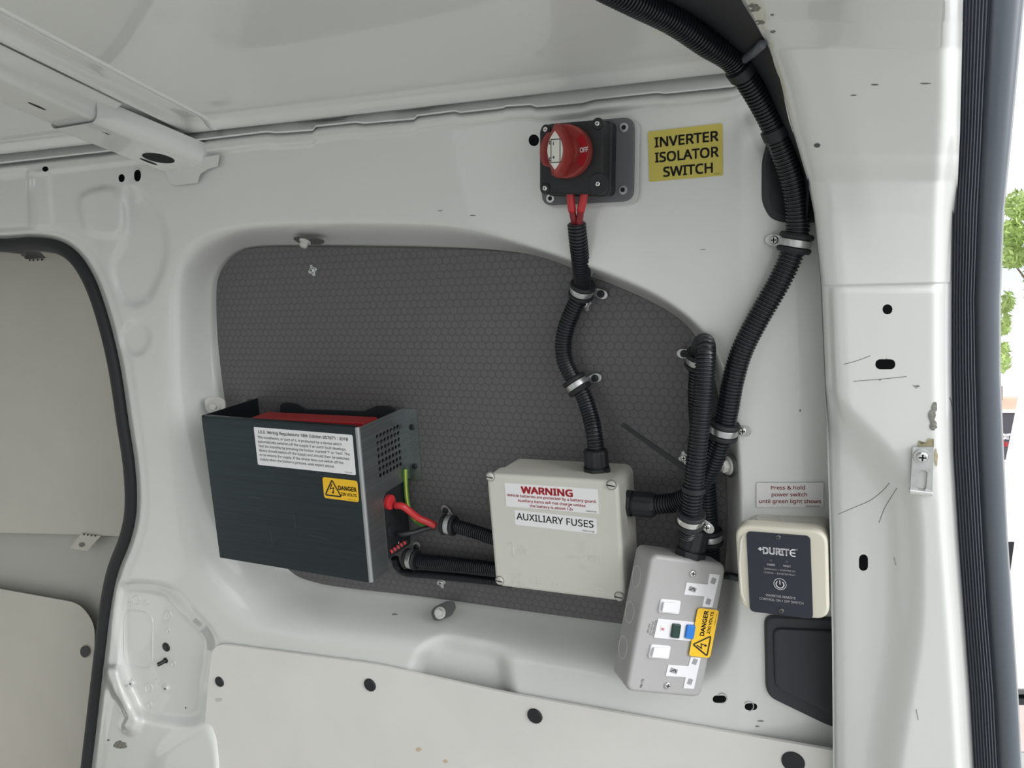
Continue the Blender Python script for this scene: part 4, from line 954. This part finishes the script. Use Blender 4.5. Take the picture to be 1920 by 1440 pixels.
def f(mb):
    text(mb, 'WARNING', -w * .04, h * .265, w * .56, h * .27, .035); text(mb, 'Vehicle batteries are protected by a battery guard.', 0, -h * .0, w * .965, h * .105, .015)
    text(mb, 'Auxiliary items will not charge unless', 0, -h * .2, w * .73, h * .105, .015); text(mb, 'the battery is above 12v', 0, -h * .39, w * .47, h * .105, .015); text(mb, '7500707-00', w * .42, -h * .42, w * .11, h * .05, .01, mi=1)
letter(s, f, [RINK, INK])
s, w, h = sticker(fb, M, cq([(392, 542), (1108, 612), (1110, 748), (400, 668)]), fd, WLAB, 'fuses_sticker', 'white label reading auxiliary fuses', r=.0014)
def f(mb): text(mb, 'AUXILIARY FUSES', -w * .005, h * .11, w * .94, h * .44, .008); text(mb, '7500179-00', w * .40, -h * .37, w * .14, h * .10)
letter(s, f, INK)
mb = MB(); z = fd + .0003
def e2(x, y): return loc2(M, 880 + x / 4.644, 840 + y / 4.644, fd)
a = .0009
for (x, y), sz in (((465, 893), .0085), ((465, 893), .005), ((1135, 1240), .0085)):
    c = e2(x, y); hh = sz if sz < .008 or x < 1000 else .004; mb.add([], []); L = rrect(sz, hh, .0008, 2, tuple(c)); stroke(mb, L, a, z, closed=True)
c = e2(385, 885); stroke(mb, [(c[0], c[1] - .005), (c[0], c[1] + .004)], .0022, z); c = e2(1000, 955); stroke(mb, [(c[0] - .006, c[1]), (c[0] + .006, c[1])], .0012, z); flat(mb, [(c[0] + .009, c[1]), (c[0] + .005, c[1] + .0018), (c[0] + .005, c[1] - .0018)], z)
c = e2(585, 1168); text(mb, 'CE', c[0], c[1], .012, .0075, z=z); c = e2(755, 1185); stroke(mb, circ(.0032, 14, tuple(c)), a, z, closed=True)
c = e2(408, 1140); stroke(mb, [(c[0] - .008, c[1] + .008), (c[0] + .008, c[1] - .009)], a, z); stroke(mb, [(c[0] + .008, c[1] + .008), (c[0] - .008, c[1] - .009)], a, z); stroke(mb, [(c[0] - .005, c[1] + .005), (c[0] + .005, c[1] + .005), (c[0] + .004, c[1] - .005), (c[0] - .004, c[1] - .005)], a, z, closed=True)
for x, y, n in ((985, 835, 5), (985, 880, 5), (1110, 950, 6), (1110, 990, 6), (905, 950, 5), (1005, 1040, 4), (370, 835, 3), (395, 945, 3)):
    c = e2(x, y)
    for i in range(n): stroke(mb, [(c[0] + (i - n / 2) * .0022, c[1] - .002), (c[0] + (i - n / 2) * .0022, c[1] + .002)], .0008, z)
mb.build('moulded_marks', mat('moulded_grey', (.69, .69, .64), .35), fb, recenter=False, smooth=0)['kind'] = 'stuff'
def gland(par, M4, r, L, lab=None):
    mb = MB(); mb.slab(circ(r * 1.12, 8), 0, L * .22, .001, 0, M4); mb.cyl((0, 0), r * .86, L * .2, L * .34, 24, 0, 0, M4)
    ol = []
    for i in range(48): q = r * (1.0 if i % 4 < 2 else .95); ol.append((q * math.cos(i * math.pi / 24), q * math.sin(i * math.pi / 24)))
    mb.slab(ol, L * .30, L, L * .16, 0, M4); o = mb.build('cable_gland', BLACKP, par, recenter=False, smooth=30)
    if lab: o['label'] = lab
    return o
c = loc2(M, 1118, 862, .036); G = basis((0, 1, 0), (1, 0, 0)).to_4x4(); G.translation = Vector((c[0], fh / 2 - .002, .036)); gland(fb, G, .0135, .026, 'black ribbed gland on the top')
c = loc2(M, 1200, 945, .034); G = basis((1, -.02, 0), (0, 1, 0)).to_4x4(); G.translation = Vector((fw / 2 - .004, c[1], .034)); gland(fb, G, .0135, .034, 'black ribbed gland on the right side')

# ================================================================== remote switch box
rb = thing('remote_switch', 'cream box with dark inverter remote on and off panel beside the pillar', 'switch', (-.0567, -.040, .6710), B0 @ rot((-.02, -.06, -.03)))
M = rb.matrix_world.copy(); z0 = .048
mb = MB(); mb.slab(rrect(.074, .074, .010, 5, (.003, .002)), -.018, z0 - .014, 0); mb.build('base', FBASE, rb, recenter=False)
for x in (-.014, .022):
    mb = MB(); G = basis((0, 1, 0), (1, 0, 0)).to_4x4(); G.translation = Vector((x, .039, .020)); mb.loft([[(a, b, 0) for a, b in circ(.0115, 24)], [(a, b, .0006) for a, b in circ(.0115, 24)], [(a, b, .0006) for a, b in circ(.0105, 24)], [(a, b, 0) for a, b in circ(.0105, 24)]], False, False, 0, G); mb.build('knockout_ring', FBASE, rb, recenter=False)
lid = [tuple(loc2(M, x, y, z0)) for x, y in ((1377, 983), (1551, 996), (1555, 1165), (1387, 1143))]
mb = MB(); lo = rpoly(lid[::-1], .014, 6); mb.loft([[(*q, z0 - .016) for q in lo], [(*q, z0 - .003) for q in lo], [(*q, z0 - .0008) for q in inset(lo, .0012)], [(*q, z0) for q in inset(lo, .003)]]); mb.build('lid', RBOX, rb, recenter=False)
for side, xx in ((0, lid[0][0] + .0055),):
    mb = MB(); mb.tube([(xx + .003, lid[0][1] - .010, z0 + .0002), (xx + .001, lid[0][1] - .016, z0 + .0004), (xx + .0005, 0, z0 + .0004), (xx + .003, lid[3][1] + .018, z0 + .0004), (xx + .006, lid[3][1] + .010, z0 + .0002)], .0011, 6); mb.build('finger_groove', FBASE, rb, recenter=False)
c7 = lambda x, y: (1360 + x / 4.8, 880 + y / 4.8)
s, w, h = sticker(rb, M, [c7(190, 552), c7(765, 600), c7(790, 1340), c7(225, 1275)], z0, NAVY, 'control_panel', 'dark navy panel with white lettering', r=.004, th=.0014)
inv_l = s.matrix_basis.inverted()
def lp(x, y):
    q = inv_l @ Vector((*loc2(M, *c7(x, y), z0 + .0014), z0)); return q.x, q.y
def f(mb):
    k = w / 600
    def T(s_, x, y, wd_, hh, b=0.0): a = lp(x, y); text(mb, s_, a[0], a[1], wd_ * k, hh * k, b)
    T('DURIT', 455, 738, 250, 66, .035); a = lp(608, 752); kk = 33 * k; stroke(mb, [(a[0] + kk * .75, a[1] + kk), (a[0] - kk * .1, a[1] + kk), (a[0] - kk * .62, a[1] + kk * .6), (a[0] - kk * .75, a[1]), (a[0] - kk * .62, a[1] - kk * .6), (a[0] - kk * .1, a[1] - kk), (a[0] + kk * .75, a[1] - kk)], 12 * k); stroke(mb, [(a[0] - kk * .6, a[1]), (a[0] + kk * .7, a[1])], 11 * k); a = lp(318, 716); stroke(mb, [(a[0] - .0022, a[1]), (a[0] + .0016, a[1])], .0012); stroke(mb, [(a[0] - .0004, a[1] - .0018), (a[0] - .0004, a[1] + .0018)], .0012)
    T('POWER', 412, 858, 74, 19, .02); T('FAULT', 556, 870, 70, 19, .02); T('LED(Green) — INVERTER ON', 488, 905, 292, 17, .005); T('LED(Red) — INVERTER FAULT', 488, 938, 300, 17, .005)
    T('INVERTER REMOTE', 498, 1145, 284, 24, .01); T('CONTROL ON / OFF SWITCH', 503, 1182, 418, 24, .01); T('®', 645, 722, 12, 12)
    a = lp(492, 1032); stroke(mb, circ(58 * k, 36, a), 5 * k, closed=True)
    stroke(mb, [(a[0] + 37 * k * math.sin(t), a[1] - 4 * k + 37 * k * math.cos(t)) for t in np.linspace(.65, 2 * math.pi - .65, 28)], 9 * k); stroke(mb, [(a[0], a[1] - 6 * k), (a[0], a[1] + 42 * k)], 8 * k)
letter(s, f, WINK, .0017)
for x, y in ((410, 818), (553, 830)):
    a = lp(x, y); mb = MB(); mb.cyl(a, .0011, .0014, .0018, 12); mb.build('indicator_light', GINK, s, recenter=False)
for x, y in ((475, 610), (503, 1272)):
    a = lp(x, y); screw(s, (a[0], a[1], .0014), (0, 0, 1), .0024, ZDARK, 'panel_screw', '+')
wire('remote_cable', 'short black cable between the remote switch and the recess', [(1350, 1078, .0), (1368, 1080, .045), (1382, 1083, .052), (1400, 1085, .055)], .004, CONDUIT)

# ================================================================== twin socket box
so = thing('socket_outlet', 'grey metal twin socket box with switches and safety cut-out', 'socket', tuple(CAM + (np.array([-.1893, -.0185, .5743]) - CAM) * .955), B0 @ rot((-.1853, .6034, -.2270)))
M = so.matrix_world.copy(); sw_, sh_, sd = .088 * .955, .148 * .955, .045 * .955
mb = MB(); mb.slab(rrect(sw_ - .001, sh_ - .001, .007, 4), .001, sd - .011, 0, b0=.002); mb.build('back_box', SBOX, so, recenter=False)
mb = MB(); mb.slab(rrect(sw_, sh_, .0085, 5), sd - .0105, sd, .0045, steps=5); mb.build('face_plate', SBOX, so, recenter=False)
for y in (.040, .002, -.0355):
    mb = MB(); G = basis((-1, 0, 0), (0, 1, 0)).to_4x4(); G.translation = Vector((-sw_ / 2 + .0004, y, .017)); mb.loft([[(a, b, 0) for a, b in circ(.0112, 28)], [(a, b, .0005) for a, b in circ(.0112, 28)], [(a, b, .0005) for a, b in circ(.0105, 28)], [(a, b, 0) for a, b in circ(.0105, 28)]], False, False, 0, G); mb.build('knockout_ring', FBASE, so, recenter=False)
c3 = lambda x, y: (1120 + x / 4, 980 + y / 4)
def SL_(l, z=sd): return [tuple(loc2(M, *c3(x, y), z)) for x, y in l]
for x, y in ((714, 380), (525, 1220)):
    c = SL_([(x, y)])[0]; screw(so, (*c, sd), (0, 0, 1), .0037, CHROME)
def ccw(ol): return ol if sum(ol[i][0] * ol[(i + 1) % len(ol)][1] - ol[(i + 1) % len(ol)][0] * ol[i][1] for i in range(len(ol))) > 0 else ol[::-1]
for tee, slots in (([(668, 448), (825, 462), (840, 380), (918, 388), (860, 635), (785, 630), (800, 552), (648, 538)], [(710, 497, 1), (868, 435, 0), (830, 590, 0)]), ([(530, 1063), (680, 1075), (700, 1005), (775, 1010), (722, 1245), (642, 1240), (660, 1158), (510, 1148)], [(570, 1108, 1), (728, 1040, 0), (692, 1190, 0)])):
    mb = MB(); mb.slab(ccw(SL_(tee)), sd - .001, sd + .0008, .0003); tp = mb.build('socket_insert', WPLAS, so, recenter=False)
    for x, y, e in slots:
        c = SL_([(x, y)])[0]; mb = MB(); q = rrect(.0082 if e else .0052, .0048 if e else .0060, .0004, 2)
        an = -.20; q = [(c[0] + a * math.cos(an) - b * math.sin(an), c[1] + a * math.sin(an) + b * math.cos(an)) for a, b in q]
        mb.slab(q, sd + .0004, sd + .00095); mb.build('pin_slot', SLOTG, tp, recenter=False)
        if e: mb = MB(); stroke(mb, [(c[0] - .003, c[1] - .001), (c[0] + .001, c[1] + .0015), (c[0] + .003, c[1] - .0016)], .0007, sd + .0012); mb.build('shutter_mark', VOID, tp, recenter=False, smooth=0)
for fr_, rk in (([(470, 568), (625, 582), (610, 686), (452, 672)], [(484, 586), (614, 596), (602, 672), (470, 655)]), ([(398, 908), (550, 922), (532, 1022), (376, 1010)], [(412, 925), (538, 936), (522, 1008), (394, 994)])):
    mb = MB(); mb.slab(rpoly(ccw(SL_(fr_)), .0025), sd - .001, sd + .0018, .0012); fo_ = mb.build('switch_frame', WPLAS, so, recenter=False)
    q = ccw(SL_(rk)); mb = MB(); q = rpoly(q, .001); xm = min(a for a, b in q); xM = max(a for a, b in q)
    mb.loft([[(a, b, sd) for a, b in q], [(a, b, sd + .0016 + .0035 * (xM - a) / (xM - xm)) for a, b in q], [(a, b, sd + .0020 + .0035 * (xM - a) / (xM - xm)) for a, b in inset(q, .0005)]]); mb.build('rocker', WPLAS, fo_, recenter=False)
mb = MB(); mb.slab(rpoly(ccw(SL_([(452, 718), (740, 745), (722, 888), (420, 862)])), .001), sd - .001, sd + .0012, .0006); rc = mb.build('cut_out_module', WPLAS, so, recenter=False)
for l, m, nm, hh in (([(558, 750), (620, 756), (605, 860), (542, 852)], GREENB, 'test_button', .004), ([(664, 758), (728, 763), (712, 865), (648, 858)], BLUEB, 'reset_button', .004), ([(470, 758), (515, 762), (508, 815), (464, 810)], CLAB, 'indicator_window', .0016)):
    mb = MB(); mb.slab(rpoly(ccw(SL_(l)), .0014), sd + .001, sd + hh, .001); mb.build(nm, m, rc, recenter=False)
mb = MB(); mb.slab(ccw(SL_([(478, 784), (496, 786), (494, 802), (476, 800)])), sd + .0012, sd + .002); mb.build('indicator_flag', PINK, rc, recenter=False)
def f(mb):
    ang = math.pi / 2 - .06
    c = SL_([(385, 790)])[0]; text(mb, 'BS EN', c[0], c[1], .009, .0017, .0, ang); c = SL_([(406, 790)])[0]; text(mb, 'In=30mA', c[0], c[1], .014, .0017, .0, ang)
    c = SL_([(424, 790)])[0]; text(mb, 'Test Monthly', c[0], c[1], .016, .0017, .0, ang); c = SL_([(334, 1205)])[0]; text(mb, 'PW 173', c[0], c[1], .0085, .0024, .01, ang)
letter(so, f, GINK, sd + .0003, 'small_print')['kind'] = 'stuff'
s, w, h = sticker(so, M, [c3(680, 1000), c3(758, 641), c3(915, 655), c3(842, 1013)], sd + .0022, YELD, 'danger_sticker', 'yellow danger 230 volts label', r=.003)
letter(s, lambda mb: danger(mb, w, h), INK)
mb = MB(); c = loc2(M, 1290, 1035, .025); G = basis((0.05, 1, 0), (1, 0, 0)).to_4x4(); G.translation = Vector((.008, sh_ / 2 - .001, .026)); gland(so, G, .0145, .030, 'black ribbed gland on the top')

# ================================================================== slotted bracket on the pillar
c = onp(1727, 884, .0012); ps = thing('slotted_bracket', 'small slotted steel bracket screwed to the rear pillar', 'bracket', c, B0 @ rot((0, .12, -.04))); M = ps.matrix_world.copy()
ol = ccw([tuple(loc2(M, x, y, .0015)) for x, y in ((1711, 838), (1750, 837), (1748, 926), (1706, 921))])
sc_ = loc2(M, 1729, 900, .0015); sl = rrect(.0068, .0185, .0033, 6, tuple(sc_)); on = []
# outline and slot share one ring of faces: a real slot
cen = np.mean(ol, 0)
def ringto(sl, ol):
    out = []
    for x, y in sl:
        d = np.array([x, y]) - sc_; best = 1e9
        for i in range(len(ol)):
            a, b = np.array(ol[i]), np.array(ol[(i + 1) % len(ol)]); e = b - a; den = d[0] * e[1] - d[1] * e[0]
            if abs(den) < 1e-12: continue
            t = ((a - sc_)[0] * e[1] - (a - sc_)[1] * e[0]) / den; u = ((a - sc_)[0] * d[1] - (a - sc_)[1] * d[0]) / den
            if t > 0 and -1e-6 <= u <= 1 + 1e-6: best = min(best, t)
        out.append(tuple(sc_ + d * best))
    return out
sl2 = []
for i in range(len(sl)):
    a, b = np.array(sl[i]), np.array(sl[(i + 1) % len(sl)])
    for k in range(6): sl2.append(tuple(a + (b - a) * k / 6))
ou = ringto(sl2, ol)
mb = MB(); mb.loft([[(*q, 0) for q in sl2], [(*q, .0028) for q in sl2], [(*q, .0028) for q in ou], [(*q, 0) for q in ou]], False, False); mb.build('plate', ZINC, ps, recenter=False, smooth=30)
bq = ccw([tuple(loc2(M, x, y, .0028)) for x, y in ((1705, 916), (1748, 921), (1747, 929), (1704, 924))]); mb = MB(); mb.slab(bq, 0, .006, .001); mb.build('folded_foot', CHROME, ps, recenter=False)
c2 = loc2(M, 1728, 856, .0028); mb = MB(); mb.cyl(tuple(c2), .0066, .0028, .0042, 22, .0006); mb.build('washer', ZINC, ps, recenter=False); screw(ps, (*c2, .0042), (0, 0, 1), .0048, CHROME)

# ================================================================== outside, seen past the seal
mb = MB(); mb.add([(-30, -30, -.6), (40, -30, -.6), (40, 60, -.6), (-30, 60, -.6)], [(0, 1, 2, 3)]); tag(mb.build('ground', TARMAC, smooth=0), 'pale concrete outside the van', kind='structure')
tr = thing('tree', 'leafy light green tree standing outside past the seal', 'tree', ray(1930, 900, 9.0), Matrix.Identity(3))
mb = MB(); base = ray(1985, 900, 9.0); base[2] = -.6; mb.tube([base, ray(1985, 640, 9.0), ray(1965, 480, 9.0), ray(1915, 380, 9.0)], [.10, .07, .03, .012], 8); mb.tube([ray(1982, 600, 9.0), ray(1890, 480, 8.9)], [.02, .008], 6); sub(mb, 'trunk', BARK, tr)
mb = MB(); R = random.Random(3)
for cx, cy, rx, ry, n in ((1912, 385, 30, 26, 420), (1900, 440, 24, 26, 420), (1898, 480, 26, 22, 380), (1932, 430, 30, 60, 500), (1890, 565, 12, 18, 110), (1880, 600, 14, 30, 150), (1882, 670, 12, 30, 150), (1960, 500, 40, 130, 900)):
    for k in range(n):
        a = R.random() * 6.28; q = R.random() ** .5; p = ray(cx + rx * q * math.cos(a), cy + ry * q * math.sin(a), 9 + (R.random() - .5) * .9); s = .035 + .03 * R.random()
        d1 = np.array([R.gauss(0, 1), R.gauss(0, 1), R.gauss(0, 1)]); d1 /= np.linalg.norm(d1); d2 = np.cross(d1, [R.gauss(0, 1), R.gauss(0, 1), R.gauss(0, 1)]); d2 /= np.linalg.norm(d2)
        mb.add([p - d1 * s, p + d2 * s * .35, p + d1 * s, p - d2 * s * .35], [(0, 1, 2, 3)])
o = sub(mb, 'foliage', LEAF, tr); o['kind'] = 'stuff'
bd = thing('shop_building', 'low building with tan roof and black sign outside', 'building', ray(1900, 850, 16), Matrix.Identity(3))
def ob(x0, x1, y0, y1, d, dep, m, nm, lab=None):
    a, b, c, e = ray(x0, y0, d), ray(x1, y0, d), ray(x1, y1, d), ray(x0, y1, d); f_ = RM[:, 2] * dep
    mb = MB(); mb.loft([[tuple(a), tuple(b), tuple(c), tuple(e)], [tuple(q + f_) for q in (a, b, c, e)]]); return sub(mb, nm, m, bd, lab, 0)
ob(1700, 2300, 748, 770, 16, 3, TILE, 'roof', 'tan roof'); ob(1700, 2300, 768, 774, 15.9, .1, WALLW, 'fascia'); ob(1700, 2300, 774, 905, 16.05, 3, WALLW, 'wall')
sg = ob(1760, 2100, 774, 862, 15.95, .06, SIGNB, 'sign', 'black sign with white and red lettering')
ob(1760, 2100, 862, 866, 15.94, .07, WALLW, 'sign_border'); ob(1877, 1880, 724, 750, 16, .1, BARK, 'chimney')
def signtext(s_, cx, cy, wpx, hpx, m, nm):
    mb = MB(); text(mb, s_, 0, 0, wpx, hpx, .05); mb.v = [tuple(ray(cx + x, cy - y, 15.93)) for x, y, _ in mb.v]; o = sub(mb, nm, m, sg, None, 0); return o
signtext('or', 1885, 817, 22, 12, WLAB, 'sign_lettering'); signtext('llc', 1885, 832, 20, 9, RINK, 'sign_lettering')
vh = thing('parked_vehicle', 'white vehicle body edge close outside past the seal', 'vehicle', ray(1950, 1000, 2.6), Matrix.Identity(3))
def vb(poly, d, dep, m, nm, lab=None):
    f_ = (ray(1895, 950, 1) - CAM) * dep; mb = MB(); mb.loft([[tuple(ray(x, y, d)) for x, y in poly], [tuple(ray(x, y, d) + f_) for x, y in poly]]); return sub(mb, nm, m, vh, lab, 30)
vb(rpoly([(1926, 660), (1884, 870), (1870, 1000), (1870, 1296), (2300, 1296), (2300, 660)], 8), 2.6, .5, CARW, 'body_side')
vb([(1870, 1294), (2300, 1294), (2300, 1302), (1870, 1302)], 2.58, .5, ZDARK, 'sill_trim'); vb([(1870, 1310), (2300, 1310), (2300, 1322), (1870, 1322)], 2.6, .45, RUBBER, 'tyre_strip')
vb(rpoly([(1885, 1012), (1905, 1010), (1908, 1020), (1897, 1098), (1885, 1100)], 5), 2.59, .05, PAINT, 'recess_frame'); vb([(1885, 1016), (1902, 1016), (1893, 1080), (1885, 1080)], 2.588, .05, VOID, 'recess')
_up = np.array([0, math.sin(LEAN), math.cos(LEAN)])
def ground_hit(px, py, z=1.597):
    d = ray(px, py, 1) - CAM; return CAM + d * (z / -(d @ _up))
mb = MB(); mb.add([tuple(ground_hit(*q)) for q in ((1500, 1420), (2300, 1400), (2300, 1050), (1500, 1080))], [(0, 1, 2, 3)]); tag(mb.build('pavement', PAVE, smooth=0), 'pinkish paving outside past the seal', kind='structure')

# ------------------------------------------------------------------ lean: true up becomes +z
TURN = Matrix.Translation(Vector(CAM)) @ Matrix.Rotation(LEAN, 4, 'X') @ Matrix.Translation(-Vector(CAM))
bpy.context.view_layer.update()
for o in list(SC.objects):
    if o.parent is None and o.name not in TRUE: o.matrix_world = TURN @ o.matrix_world
